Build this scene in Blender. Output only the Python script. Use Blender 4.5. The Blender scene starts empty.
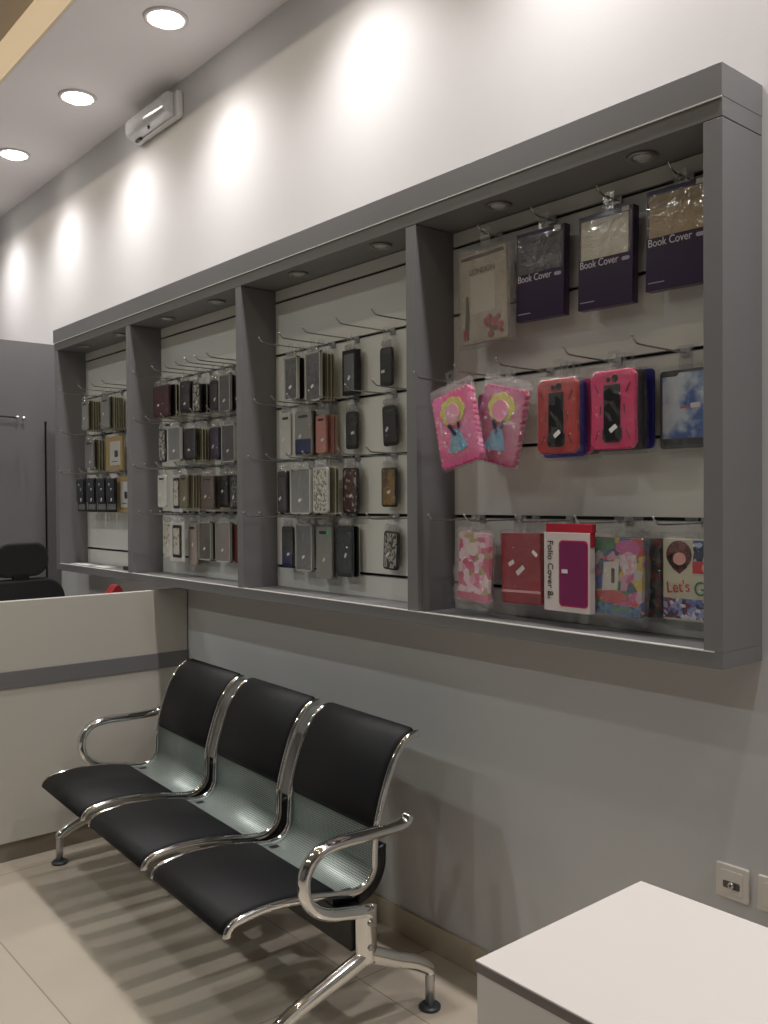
import bpy, bmesh, math, random
from mathutils import Vector, Matrix, Euler
PI = math.pi
R = math.radians
random.seed(7)
scene = bpy.context.scene
C = scene.collection

# ------------------------------------------------------------------ camera
cam_d = bpy.data.cameras.new('camera')
cam = bpy.data.objects.new('camera', cam_d); C.objects.link(cam)
F_PX = 901.23
cam_d.sensor_fit = 'VERTICAL'; cam_d.sensor_height = 24.0
cam_d.lens = F_PX / 1024 * 24.0
cam_d.clip_start = 0.02; cam_d.clip_end = 60
fw = Vector((-0.7639036, 0.64517953, -0.01395222))
rt = Vector((0.64529541, 0.76390872, -0.00610732))
up = Vector((-0.00671791, 0.01366871, 0.99988401))
m = Matrix((rt, up, -fw)).transposed().to_4x4()
m.translation = Vector((0, -2.0971, 1.54))
cam.matrix_world = m
scene.camera = cam

# ------------------------------------------------------------------ world, exposure
w = bpy.data.worlds.new('world'); scene.world = w; w.use_nodes = True
bg = w.node_tree.nodes['Background']
bg.inputs[0].default_value = (0.9, 0.88, 0.85, 1); bg.inputs[1].default_value = 0.008
vs = scene.view_settings
vs.view_transform = 'Standard'; vs.look = 'None'; vs.gamma = 1; vs.use_curve_mapping = False
vs.exposure = 0.0
SPOT_NEAR = 77.0      # wall-side downlights (W)
SPOT_ROOM = 59.0      # downlights over the shop floor (W)
SPOT_COL = (1.0, 0.965, 0.965)
ROOM_COL = (0.94, 1.0, 0.985)

# ------------------------------------------------------------------ materials
def lin(c):
    c /= 255.0
    return c / 12.92 if c <= 0.04045 else ((c + 0.055) / 1.055) ** 2.4
def rgb(r, g, b): return (lin(r), lin(g), lin(b), 1)
MATS = {}
def mat(name, col, rough=0.5, metal=0.0, spec=None, bump=0, bscale=60, noise=0, nscale=8, emit=0, coat=0, trans=0):
    if name in MATS: return MATS[name]
    mt = bpy.data.materials.new(name); mt.use_nodes = True
    nt = mt.node_tree; b = nt.nodes['Principled BSDF']
    b.inputs['Base Color'].default_value = col
    b.inputs['Roughness'].default_value = rough
    b.inputs['Metallic'].default_value = metal
    if spec is not None: b.inputs['Specular IOR Level'].default_value = spec
    if coat: b.inputs['Coat Weight'].default_value = coat; b.inputs['Coat Roughness'].default_value = 0.08
    if trans: b.inputs['Transmission Weight'].default_value = trans
    if emit:
        b.inputs['Emission Color'].default_value = col; b.inputs['Emission Strength'].default_value = emit
    tc = nt.nodes.new('ShaderNodeTexCoord')
    if noise:
        n = nt.nodes.new('ShaderNodeTexNoise'); n.inputs['Scale'].default_value = nscale; n.inputs['Detail'].default_value = 5
        nt.links.new(tc.outputs['Object'], n.inputs['Vector'])
        mx = nt.nodes.new('ShaderNodeMix'); mx.data_type = 'RGBA'
        mx.inputs['A'].default_value = tuple(max(0, c * (1 - noise)) for c in col[:3]) + (1,)
        mx.inputs['B'].default_value = tuple(min(1, c * (1 + noise)) for c in col[:3]) + (1,)
        nt.links.new(n.outputs['Fac'], mx.inputs['Factor'])
        nt.links.new(mx.outputs['Result'], b.inputs['Base Color'])
    if bump:
        n = nt.nodes.new('ShaderNodeTexNoise'); n.inputs['Scale'].default_value = bscale; n.inputs['Detail'].default_value = 4
        nt.links.new(tc.outputs['Object'], n.inputs['Vector'])
        bp = nt.nodes.new('ShaderNodeBump'); bp.inputs['Strength'].default_value = bump; bp.inputs['Distance'].default_value = 0.01
        nt.links.new(n.outputs['Fac'], bp.inputs['Height']); nt.links.new(bp.outputs['Normal'], b.inputs['Normal'])
    MATS[name] = mt
    return mt

def pattern(name, cols, scale=60, kind='voronoi', rough=0.35, stretch=(1, 1, 1)):
    """a printed surface: cells of the given colours"""
    if name in MATS: return MATS[name]
    mt = bpy.data.materials.new(name); mt.use_nodes = True
    nt = mt.node_tree; b = nt.nodes['Principled BSDF']; b.inputs['Roughness'].default_value = rough
    tc = nt.nodes.new('ShaderNodeTexCoord'); mp = nt.nodes.new('ShaderNodeMapping')
    mp.inputs['Scale'].default_value = stretch
    nt.links.new(tc.outputs['Object'], mp.inputs['Vector'])
    if kind == 'voronoi':
        v = nt.nodes.new('ShaderNodeTexVoronoi'); v.inputs['Scale'].default_value = scale
        nt.links.new(mp.outputs['Vector'], v.inputs['Vector'])
        sp = nt.nodes.new('ShaderNodeSeparateColor'); nt.links.new(v.outputs['Color'], sp.inputs[0]); src = sp.outputs[0]
    else:
        v = nt.nodes.new('ShaderNodeTexNoise'); v.inputs['Scale'].default_value = scale; v.inputs['Detail'].default_value = 3
        nt.links.new(mp.outputs['Vector'], v.inputs['Vector'])
        mr = nt.nodes.new('ShaderNodeMapRange'); mr.inputs[1].default_value = 0.3; mr.inputs[2].default_value = 0.7
        nt.links.new(v.outputs['Fac'], mr.inputs[0]); src = mr.outputs[0]
    cr = nt.nodes.new('ShaderNodeValToRGB'); cr.color_ramp.interpolation = 'CONSTANT' if kind == 'voronoi' else 'LINEAR'
    el = cr.color_ramp.elements
    while len(el) < len(cols): el.new(0.5)
    for i, c in enumerate(cols):
        el[i].position = i / len(cols) if kind == 'voronoi' else i / max(1, len(cols) - 1); el[i].color = c
    nt.links.new(src, cr.inputs[0]); nt.links.new(cr.outputs[0], b.inputs['Base Color'])
    MATS[name] = mt
    return mt

def film(name, tint=(1, 1, 1, 1), haze=0.015, gloss=0.10, bump=0.6, bscale=45, rough=0.12):
    if name in MATS: return MATS[name]
    mt = bpy.data.materials.new(name); mt.use_nodes = True
    nt = mt.node_tree
    for n in list(nt.nodes): nt.nodes.remove(n)
    out = nt.nodes.new('ShaderNodeOutputMaterial')
    tr = nt.nodes.new('ShaderNodeBsdfTransparent'); tr.inputs[0].default_value = tint
    gl = nt.nodes.new('ShaderNodeBsdfGlossy'); gl.inputs['Roughness'].default_value = rough
    df = nt.nodes.new('ShaderNodeBsdfDiffuse'); df.inputs[0].default_value = (0.8, 0.8, 0.8, 1)
    m1 = nt.nodes.new('ShaderNodeMixShader'); m1.inputs[0].default_value = haze
    m2 = nt.nodes.new('ShaderNodeMixShader'); m2.inputs[0].default_value = gloss
    nt.links.new(tr.outputs[0], m1.inputs[1]); nt.links.new(df.outputs[0], m1.inputs[2])
    nt.links.new(m1.outputs[0], m2.inputs[1]); nt.links.new(gl.outputs[0], m2.inputs[2])
    nt.links.new(m2.outputs[0], out.inputs[0])
    if bump:
        tc = nt.nodes.new('ShaderNodeTexCoord')
        n = nt.nodes.new('ShaderNodeTexNoise'); n.inputs['Scale'].default_value = bscale; n.inputs['Detail'].default_value = 3
        n.inputs['Distortion'].default_value = 1.2
        nt.links.new(tc.outputs['Object'], n.inputs['Vector'])
        bp = nt.nodes.new('ShaderNodeBump'); bp.inputs['Strength'].default_value = bump; bp.inputs['Distance'].default_value = 0.02
        nt.links.new(n.outputs['Fac'], bp.inputs['Height'])
        nt.links.new(bp.outputs['Normal'], gl.inputs['Normal'])
    MATS[name] = mt
    return mt

M_wall = mat('wall_paint', (0.60, 0.59, 0.585, 1), 0.6, bump=0.03, bscale=120)
M_lowbounce = mat('low_bounce_grey', (0.22, 0.22, 0.22, 1), 0.4)  # unseen walls, made dark to cut the light bounced into the room
M_ceil = mat('ceiling_paint', (0.90, 0.86, 0.86, 1), 0.8)
M_beige = mat('beige_paint', (0.85, 0.74, 0.58, 1), 0.7)
M_ceil2 = mat('upper_ceiling_paint', (0.42, 0.36, 0.29, 1), 0.8)
M_grey = mat('grey_laminate', rgb(122, 121, 122), 0.42, bump=0.02, bscale=200)
M_strip = mat('pale_edge_highlight', rgb(225, 222, 215), 0.3)  # laminate edge, its bright highlight painted in as a pale colour
M_slat = mat('white_slatwall', rgb(222, 221, 214), 0.35)
M_dark = mat('groove_dark', rgb(30, 30, 30), 0.6)
M_alu = mat('aluminium', rgb(190, 190, 190), 0.3, 0.9)
M_chrome = mat('chrome', (0.80, 0.80, 0.79, 1), 0.07, 1.0)
M_satin = mat('satin_steel', (0.62, 0.61, 0.60, 1), 0.32, 0.85)
M_wire = mat('chromed_wire', (0.42, 0.41, 0.40, 1), 0.25, 1.0)
M_white = mat('white_laminate', rgb(222, 216, 210), 0.35)
M_counter = mat('counter_panel', rgb(205, 200, 190), 0.3)
M_leather = mat('black_leatherette', rgb(10, 9, 11), 0.55, spec=0.28, bump=0.05, bscale=300)
M_blackp = mat('black_plastic', rgb(16, 16, 17), 0.35)
M_chairf = mat('black_mesh_fabric', rgb(13, 13, 16), 0.7, bump=0.1, bscale=400)
M_plate = mat('socket_plastic', rgb(222, 214, 204), 0.3)
M_bulb = mat('lamp_lens', (1, 0.95, 0.9, 1), 0.4, emit=14)
M_ring = mat('lamp_ring', rgb(225, 222, 220), 0.4)
M_emw = mat('white_fitting_plastic', rgb(228, 226, 224), 0.35)
M_lens = mat('frosted_lens', rgb(205, 205, 205), 0.15, coat=0.6, noise=0.15, nscale=30)
M_tag = mat('price_sticker_paper', rgb(225, 222, 218), 0.6)
M_card = mat('card_white', rgb(205, 203, 198), 0.5)
M_film = film('clear_film')
M_pvc = film('clear_hard_plastic', haze=0.06, gloss=0.14, bump=0.15, bscale=20)
M_smoke = film('grey_film', tint=(0.75, 0.75, 0.75, 1), haze=0.14, gloss=0.14, bump=0.4)

def floor_mat():
    mt = bpy.data.materials.new('cream_floor_tiles'); mt.use_nodes = True
    nt = mt.node_tree; b = nt.nodes['Principled BSDF']
    tc = nt.nodes.new('ShaderNodeTexCoord'); mp = nt.nodes.new('ShaderNodeMapping')
    mp.inputs['Location'].default_value = (0.65, 0.31, 0)
    nt.links.new(tc.outputs['Object'], mp.inputs['Vector'])
    br = nt.nodes.new('ShaderNodeTexBrick'); br.offset = 0.0
    br.inputs['Scale'].default_value = 1.0
    br.inputs['Brick Width'].default_value = 1.6; br.inputs['Row Height'].default_value = 0.8
    br.inputs['Mortar Size'].default_value = 0.0022; br.inputs['Mortar Smooth'].default_value = 0.1
    br.inputs['Color1'].default_value = (0.50, 0.435, 0.35, 1); br.inputs['Color2'].default_value = (0.52, 0.45, 0.365, 1)
    br.inputs['Mortar'].default_value = (0.30, 0.25, 0.19, 1)
    nt.links.new(mp.outputs['Vector'], br.inputs['Vector'])
    n = nt.nodes.new('ShaderNodeTexNoise'); n.inputs['Scale'].default_value = 3; n.inputs['Detail'].default_value = 5
    nt.links.new(tc.outputs['Object'], n.inputs['Vector'])
    mr = nt.nodes.new('ShaderNodeMapRange'); mr.inputs[3].default_value = 0.9; mr.inputs[4].default_value = 1.08
    nt.links.new(n.outputs['Fac'], mr.inputs[0])
    mx = nt.nodes.new('ShaderNodeMix'); mx.data_type = 'RGBA'; mx.blend_type = 'MULTIPLY'; mx.inputs['Factor'].default_value = 1
    nt.links.new(br.outputs['Color'], mx.inputs['A']); nt.links.new(mr.outputs[0], mx.inputs['B'])
    nt.links.new(mx.outputs['Result'], b.inputs['Base Color'])
    b.inputs['Roughness'].default_value = 0.22
    return mt
M_floor = floor_mat()
M_skirt = mat('tile_skirting', (0.50, 0.43, 0.33, 1), 0.25, noise=0.06, nscale=6)
M_kick = mat('plinth_tile', (0.26, 0.22, 0.17, 1), 0.15)

def perf_mat():
    mt = bpy.data.materials.new('perforated_steel'); mt.use_nodes = True
    nt = mt.node_tree; b = nt.nodes['Principled BSDF']
    uv = nt.nodes.new('ShaderNodeUVMap'); sp = nt.nodes.new('ShaderNodeSeparateXYZ')
    nt.links.new(uv.outputs[0], sp.inputs[0])
    def M(op, a, bb=None):
        n = nt.nodes.new('ShaderNodeMath'); n.operation = op
        for i, v in enumerate((a, bb)):
            if v is None: continue
            if isinstance(v, (int, float)): n.inputs[i].default_value = v
            else: nt.links.new(v, n.inputs[i])
        return n.outputs[0]
    k = 1 / 0.0075
    du = M('SUBTRACT', M('FRACT', M('MULTIPLY', sp.outputs[0], k)), 0.5)
    dv = M('SUBTRACT', M('FRACT', M('MULTIPLY', sp.outputs[1], k)), 0.5)
    r2 = M('ADD', M('MULTIPLY', du, du), M('MULTIPLY', dv, dv))
    hole = M('LESS_THAN', r2, 0.075)
    mx = nt.nodes.new('ShaderNodeMix'); mx.data_type = 'RGBA'
    mx.inputs['A'].default_value = rgb(150, 160, 153); mx.inputs['B'].default_value = rgb(40, 44, 42)
    nt.links.new(hole, mx.inputs['Factor']); nt.links.new(mx.outputs['Result'], b.inputs['Base Color'])
    b.inputs['Metallic'].default_value = 0.4; b.inputs['Roughness'].default_value = 0.42
    return mt
M_perf = perf_mat()

# ------------------------------------------------------------------ mesh helpers
class MB:
    def __init__(s): s.bm = bmesh.new(); s.uv = None
    def box(s, x0, x1, y0, y1, z0, z1):
        v = [s.bm.verts.new((x, y, z)) for x in (x0, x1) for y in (y0, y1) for z in (z0, z1)]
        for f in ((0, 1, 3, 2), (4, 6, 7, 5), (0, 4, 5, 1), (2, 3, 7, 6), (0, 2, 6, 4), (1, 5, 7, 3)):
            s.bm.faces.new([v[i] for i in f])
        return s
    def prism(s, pts, y0, y1):
        """polygon in x-z extruded along y"""
        n = len(pts)
        a = [s.bm.verts.new((x, y0, z)) for x, z in pts]; b = [s.bm.verts.new((x, y1, z)) for x, z in pts]
        s.bm.faces.new(a); s.bm.faces.new(b[::-1])
        for i in range(n): s.bm.faces.new((a[i], b[i], b[(i + 1) % n], a[(i + 1) % n]))
        return s
    def prismx(s, pts, x0, x1):
        """polygon in y-z extruded along x"""
        n = len(pts)
        a = [s.bm.verts.new((x0, y, z)) for y, z in pts]; b = [s.bm.verts.new((x1, y, z)) for y, z in pts]
        s.bm.faces.new(a); s.bm.faces.new(b[::-1])
        for i in range(n): s.bm.faces.new((a[i], b[i], b[(i + 1) % n], a[(i + 1) % n]))
        return s
    def rrect(s, w, h, y0, y1, r=0.01, cx=0, cz=0, n=5):
        pts = []
        for qx, qz, a0 in ((1, 1, 0), (-1, 1, 90), (-1, -1, 180), (1, -1, 270)):
            for i in range(n + 1):
                a = R(a0 + 90 * i / n)
                pts.append((cx + qx * (w / 2 - r) + r * math.cos(a), cz + qz * (h / 2 - r) + r * math.sin(a)))
        return s.prism(pts, y0, y1)
    def lathe(s, prof, cx=0, cy=0, cz=0, n=24, axis='z'):
        rings = []
        for r, h in prof:
            ring = []
            for i in range(n):
                a = 2 * PI * i / n
                if axis == 'z': co = (cx + r * math.cos(a), cy + r * math.sin(a), cz + h)
                elif axis == 'y': co = (cx + r * math.cos(a), cy + h, cz + r * math.sin(a))
                else: co = (cx + h, cy + r * math.cos(a), cz + r * math.sin(a))
                ring.append(s.bm.verts.new(co))
            rings.append(ring)
        for p, q in zip(rings, rings[1:]):
            for i in range(n): s.bm.faces.new((p[i], p[(i + 1) % n], q[(i + 1) % n], q[i]))
        s.bm.faces.new(rings[0][::-1]); s.bm.faces.new(rings[-1])
        return s
    def sweep(s, path, rad, n=10, side=(1, 0, 0)):
        """elliptical section along a path; rad = (across, along side) or list"""
        path = [Vector(p) for p in path]; sd = Vector(side)
        rings = []
        for i, p in enumerate(path):
            t = (path[min(i + 1, len(path) - 1)] - path[max(i - 1, 0)]).normalized()
            nn = sd.cross(t)
            if nn.length < 1e-4: nn = Vector((0, 1, 0)).cross(t)
            nn.normalize(); bb = t.cross(nn).normalized()
            ra, rb = rad[i] if isinstance(rad, list) else rad
            rings.append([s.bm.verts.new(p + nn * (ra * math.cos(2 * PI * k / n)) + bb * (rb * math.sin(2 * PI * k / n))) for k in range(n)])
        for p, q in zip(rings, rings[1:]):
            for i in range(n): s.bm.faces.new((p[i], p[(i + 1) % n], q[(i + 1) % n], q[i]))
        s.bm.faces.new(rings[0][::-1]); s.bm.faces.new(rings[-1])
        return s
    def done(s, name, m, parent=None, smooth=False, bevel=0, seg=2, loc=(0, 0, 0)):
        bmesh.ops.recalc_face_normals(s.bm, faces=s.bm.faces)
        me = bpy.data.meshes.new(name); s.bm.to_mesh(me); s.bm.free()
        me.materials.append(m)
        o = bpy.data.objects.new(name, me); C.objects.link(o); o.location = loc
        if parent: o.parent = parent
        if smooth:
            for p in me.polygons: p.use_smooth = len(p.vertices) < 5
        if bevel:
            b = o.modifiers.new('bevel', 'BEVEL'); b.width = bevel; b.segments = seg; b.limit_method = 'ANGLE'; b.angle_limit = R(35)
            for p in me.polygons: p.use_smooth = True
            wn = o.modifiers.new('wn', 'WEIGHTED_NORMAL'); wn.keep_sharp = True
        return o

def spline(pts, k=6):
    """Catmull-Rom through points of any dimension"""
    P = [Vector(p) for p in pts]; out = []
    for i in range(len(P) - 1):
        p0 = P[max(i - 1, 0)]; p1 = P[i]; p2 = P[i + 1]; p3 = P[min(i + 2, len(P) - 1)]
        for j in range(k):
            t = j / k
            out.append(0.5 * ((2 * p1) + (p2 - p0) * t + (2 * p0 - 5 * p1 + 4 * p2 - p3) * t * t + (3 * p1 - p0 - 3 * p2 + p3) * t ** 3))
    out.append(P[-1]); return out

def tag(o, label=None, cat=None, group=None, kind=None):
    if label: o['label'] = label
    if cat: o['category'] = cat
    if group: o['group'] = group
    if kind: o['kind'] = kind
    return o
def thing(name, label, cat, loc=(0, 0, 0), rz=0, group=None):
    o = bpy.data.objects.new(name, None); C.objects.link(o); o.empty_display_size = 0.05
    o.location = loc; o.rotation_euler = (0, 0, rz)
    return tag(o, label, cat, group)
def kids(o): return [c for c in bpy.data.objects if c.parent is o]
def copy_tree(o, src_kids, loc, label=None, group=None, rot=None):
    """src_kids: {object: [children]} of the source, so no search in loops"""
    c = o.copy(); C.objects.link(c); c.location = loc
    if rot is not None: c.rotation_euler = rot
    if label: c['label'] = label
    if group: c['group'] = group
    def rec(a, b):
        for ch in src_kids.get(a, []):
            d = ch.copy(); C.objects.link(d); d.parent = b; rec(ch, d)
    rec(o, c); return c
def tree(o):
    d = {}
    def rec(a):
        d[a] = kids(a)
        for k in d[a]: rec(k)
    rec(o); return d
def text(body, size, m, parent, x, z, y=-0.001, rot=0, name='lettering', align='LEFT', sx=1.0):
    cu = bpy.data.curves.new(name, 'FONT'); cu.body = body; cu.size = size; cu.align_x = align; cu.extrude = 0.0004
    tmp = bpy.data.objects.new('tmp_text', cu); C.objects.link(tmp)
    bpy.context.view_layer.update()
    me = bpy.data.meshes.new_from_object(tmp.evaluated_get(bpy.context.evaluated_depsgraph_get()))
    bpy.data.objects.remove(tmp)
    me.materials.clear(); me.materials.append(m)
    me.transform(Matrix.Translation((x, y, z)) @ Matrix.Rotation(R(rot), 4, 'Y') @ Matrix.Rotation(PI / 2, 4, 'X') @ Matrix.Diagonal((sx, 1, 1, 1)))
    o = bpy.data.objects.new(name, me); C.objects.link(o); o.parent = parent
    return o

# ------------------------------------------------------------------ room shell
X0, X1, Y0 = -7.4, 1.9, -6.0
ZS, ZC = 3.575, 3.76
struct = lambda mb, name, m, **k: tag(mb.done(name, m, **k), kind='structure')
struct(MB().box(X0, X1, Y0, 0.1, -0.1, 0), 'floor', M_floor)
struct(MB().box(X0, X1, 0, 0.1, 0, 3.9), 'wall_right', M_wall)
struct(MB().box(X0 - 0.1, X0, Y0, 0.1, 0, 3.9), 'wall_far', M_wall)
struct(MB().box(X1, X1 + 0.1, Y0, 0.1, 0, 3.9), 'wall_near', M_lowbounce)
struct(MB().box(X0, X1, Y0 - 0.1, Y0, 0, 3.9), 'wall_left', M_lowbounce)
struct(MB().box(X0, X1, -0.66, 0.0, ZS, 3.9), 'ceiling', M_ceil)
struct(MB().box(X0, X1, -0.675, -0.66, ZS, ZC), 'trim_1', M_beige)
struct(MB().box(X0, X1, Y0, -0.66, ZC, 3.9), 'ceiling', M_ceil2)
struct(MB().box(X0, X1, -0.012, 0, 0, 0.091), 'baseboard_right', M_skirt, bevel=0.002)

# ------------------------------------------------------------------ downlights
def downlight(x, y, z, watts, label, col, size=118, power=1.0):
    t = thing('downlight', label, 'ceiling light', (x, y, z), 0, 'round downlights in the ceiling')
    mb = MB().lathe([(0.070, -0.001), (0.070, -0.006), (0.082, -0.010), (0.092, -0.006), (0.094, 0.0)], n=28)
    mb.done('trim_ring', M_ring, t, smooth=True)
    MB().lathe([(0.069, -0.002), (0.064, -0.012), (0.045, -0.022), (0.02, -0.027), (0.004, -0.028)], n=24).done('lamp_lens', M_bulb, t, smooth=True)
    l = bpy.data.lights.new('lamp', 'SPOT'); l.energy = watts; l.spot_size = R(size); l.spot_blend = 0.6
    l.shadow_soft_size = 0.045; l.color = col
    # reflector lamp: intensity falls off with the cosine of the angle to the beam axis
    l.use_nodes = True; nt = l.node_tree; em = nt.nodes['Emission']
    tc = nt.nodes.new('ShaderNodeTexCoord'); sp = nt.nodes.new('ShaderNodeSeparateXYZ')
    ab = nt.nodes.new('ShaderNodeMath'); ab.operation = 'ABSOLUTE'; pw = nt.nodes.new('ShaderNodeMath'); pw.operation = 'POWER'
    pw.inputs[1].default_value = power
    nt.links.new(tc.outputs['Normal'], sp.inputs[0]); nt.links.new(sp.outputs[2], ab.inputs[0]); nt.links.new(ab.outputs[0], pw.inputs[0])
    nt.links.new(pw.outputs[0], em.inputs['Strength'])
    lo = bpy.data.objects.new('lamp', l); C.objects.link(lo); lo.parent = t; lo.location = (0, 0, -0.05)
    return t
names = {-3.51: 'bright round downlight in the ceiling, nearest of the three seen', -4.475: 'bright round downlight in the ceiling, middle one of the three seen',
         -5.44: 'bright round downlight in the ceiling at the left edge, farthest of the three'}
for x in (-6.405, -5.44, -4.475, -3.51, -2.545, -1.58, -0.615, 0.35, 1.315):
    downlight(x, -0.32, ZS, SPOT_NEAR, names.get(x, 'round downlight in the lowered ceiling strip, out of the picture'), SPOT_COL, 150, 3.6)
for x, y in ((-5.6, -2.2), (-3.4, -2.2), (-6.0, -3.9), (-4.2, -3.9), (-2.4, -3.9), (-0.6, -3.9)):
        downlight(x, y, ZC, SPOT_ROOM, 'round downlight over the shop floor, out of the picture', ROOM_COL, 160, 1.0)

t = thing('added_trim_light', 'unseen warm light strip added to brighten the beige ceiling trim', 'light strip', (-2.7, -1.25, ZC))  # out-of-frame lamp, added only to brighten the beige trim
MB().box(-4.4, 4.4, -0.012, 0.012, -0.022, 0).done('profile', M_alu, t)  # housing for the added lamp
l = bpy.data.lights.new('lamp', 'AREA'); l.shape = 'RECTANGLE'; l.size = 8.6; l.size_y = 0.02; l.energy = 16; l.color = (1.0, 0.86, 0.68)
lo = bpy.data.objects.new('lamp', l); C.objects.link(lo); lo.parent = t; lo.location = (0, 0.03, -0.03); lo.rotation_euler = (R(80), 0, 0)

# ------------------------------------------------------------------ emergency light on the wall
t = thing('emergency_light', 'white emergency light fitting high on the wall under the ceiling', 'emergency light', (-4.20, 0, 3.395))
MB().box(-0.235, 0.235, -0.035, 0, 0, 0.125).done('base_box', M_emw, t, bevel=0.01, seg=3)
MB().prismx([(-0.035, 0.005), (-0.085, 0.018), (-0.095, 0.05), (-0.09, 0.095), (-0.07, 0.118), (-0.035, 0.122)], -0.225, 0.205).done('diffuser', M_lens, t, bevel=0.008, seg=3)
MB().box(-0.20, -0.14, -0.0475, -0.035, -0.004, 0.004).done('test_switch', M_blackp, t)
MB().lathe([(0.006, -0.012), (0.006, 0.0)], 0.0, -0.07, 0.012, n=12).done('indicator', M_dark, t)

# ------------------------------------------------------------------ wall display cabinet
GROOVES = (2.355, 2.137, 1.917, 1.700, 1.484, 1.268)
XL, XR, YF, ZB, ZT = -5.205, -1.070, -0.184, 1.1455, 2.523
ZI0, ZI1 = 1.1835, 2.403
PB = -0.019       # front face of the slatted back
cab = thing('display_cabinet', 'long dark grey wall mounted display cabinet with four open bays of hooks', 'display cabinet', ((XL + XR) / 2, 0, ZB))
def inv(o): o.location = (-(XL + XR) / 2, 0, -ZB); return o
inv(MB().box(XL, XR, YF, -0.001, ZI1 + 0.002, ZT).done('top_board', M_grey, cab, bevel=0.0015))
inv(MB().box(XL - 0.006, XR + 0.001, YF - 0.004, -0.001, 2.449, ZT + 0.002).done('top_fascia', M_grey, cab, bevel=0.0015))
inv(MB().box(XL - 0.004, XR + 0.0005, YF - 0.0050, YF - 0.001, 2.4462, 2.449).done('edge_highlight', M_strip, cab))  # highlight on the fascia's lower edge, painted as a pale strip
inv(MB().box(XL, XR, YF, -0.001, ZB, ZI0).done('bottom_board', M_grey, cab, bevel=0.0015))
inv(MB().box(XL + 0.05, XR - 0.02, YF - 0.0016, YF + 0.012, ZI0 - 0.0005, ZI0 + 0.0022).done('edge_highlight', M_strip, cab))  # painted highlight along the bottom board's front edge
inv(MB().box(XL, -5.153, YF, -0.001, ZI0, ZI1).done('side_panel', M_grey, cab, bevel=0.0015))
inv(MB().box(-1.118, XR, YF, -0.001, ZI0, ZI1).done('side_panel', M_grey, cab, bevel=0.0015))
BAYS = [(-5.153, -4.238), (-4.190, -3.193), (-3.150, -2.151), (-2.103, -1.118)]
for a, b in ((-4.238, -4.190), (-3.193, -3.150), (-2.151, -2.103)):
    inv(MB().box(a, b, YF, -0.001, ZI0, ZI1).done('divider', M_grey, cab, bevel=0.0015))
for a, b in BAYS:
    mb = MB(); zs = [ZI0] + sorted(GROOVES) + [ZI1]
    for i in range(len(zs) - 1):
        z0 = zs[i] + (0.005 if i else 0); z1 = zs[i + 1] - (0.005 if i < len(zs) - 2 else 0)
        mb.box(a + 0.0005, b - 0.0005, PB, -0.007, z0, z1)
    back = inv(mb.done('slatted_back', M_slat, cab, bevel=0.001))
    inv(MB().box(a + 0.001, b - 0.001, -0.0065, -0.002, ZI0, ZI1).done('groove_backing', M_dark, cab))
    mb = MB()
    for z in GROOVES[1:]: mb.box(a + 0.001, b - 0.001, PB - 0.0012, PB + 0.006, z - 0.0058, z - 0.0042)
    inv(mb.done('groove_lip', M_alu, cab))
M_ringd = mat('unlit_lamp_ring', rgb(150, 148, 146), 0.3, 0.5)
M_glassd = mat('unlit_lamp_glass', rgb(185, 185, 182), 0.12, coat=0.5)
for x in (-4.92, -4.46, -3.93, -3.465, -2.845, -2.355, -1.815, -1.325):
    r = inv(MB().lathe([(0.026, -0.001), (0.028, -0.007), (0.036, -0.008), (0.040, -0.001)], x, -0.115, ZI1 + 0.002, n=24).done('recessed_lamp', M_ringd, cab, smooth=True))
    MB().lathe([(0.026, -0.001), (0.022, -0.006), (0.012, -0.009), (0.002, -0.010)], x, -0.115, ZI1 + 0.002, n=20).done('lamp_glass', M_glassd, r, smooth=True)

# ------------------------------------------------------------------ hooks
def hook_proto(L):
    t = thing('display_hook', 'x', 'hook', (0, 0, 0))
    MB().box(-0.014, 0.014, -0.004, 0.0, -0.018, 0.006).done('clip', M_alu, t, bevel=0.001)
    p = [(0, -0.003, -0.008), (0, -L * 0.5, -0.008), (0, -L + 0.03, -0.007), (0, -L + 0.012, -0.001), (0, -L, 0.010)]
    MB().sweep(spline(p, 4), (0.0024, 0.0024), n=8).done('rod', M_wire, t, smooth=True)
    MB().lathe([(0.002, -0.003), (0.0030, -0.0015), (0.0030, 0.0015), (0.002, 0.003)], 0, -L, 0.010, n=8, axis='y').done('tip', M_alu, t, smooth=True)
    return t
HOOKP = {}
def hook(x, z, L, label, group):
    L = round(L, 3)
    if L not in HOOKP:
        h = hook_proto(L); h.location = (x, PB - 0.0012, z); h['label'] = label; h['group'] = group
        HOOKP[L] = (h, tree(h)); return h
    h, tr = HOOKP[L]
    return copy_tree(h, tr, (x, PB - 0.0012, z), label, group)
ORD = ['first', 'second', 'third', 'fourth', 'fifth', 'sixth', 'seventh', 'eighth', 'ninth', 'tenth', 'eleventh']
ROWN = ['topmost', 'second', 'third', 'fourth']
BAYN = ['leftmost bay', 'second bay', 'third bay', 'rightmost bay']
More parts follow.
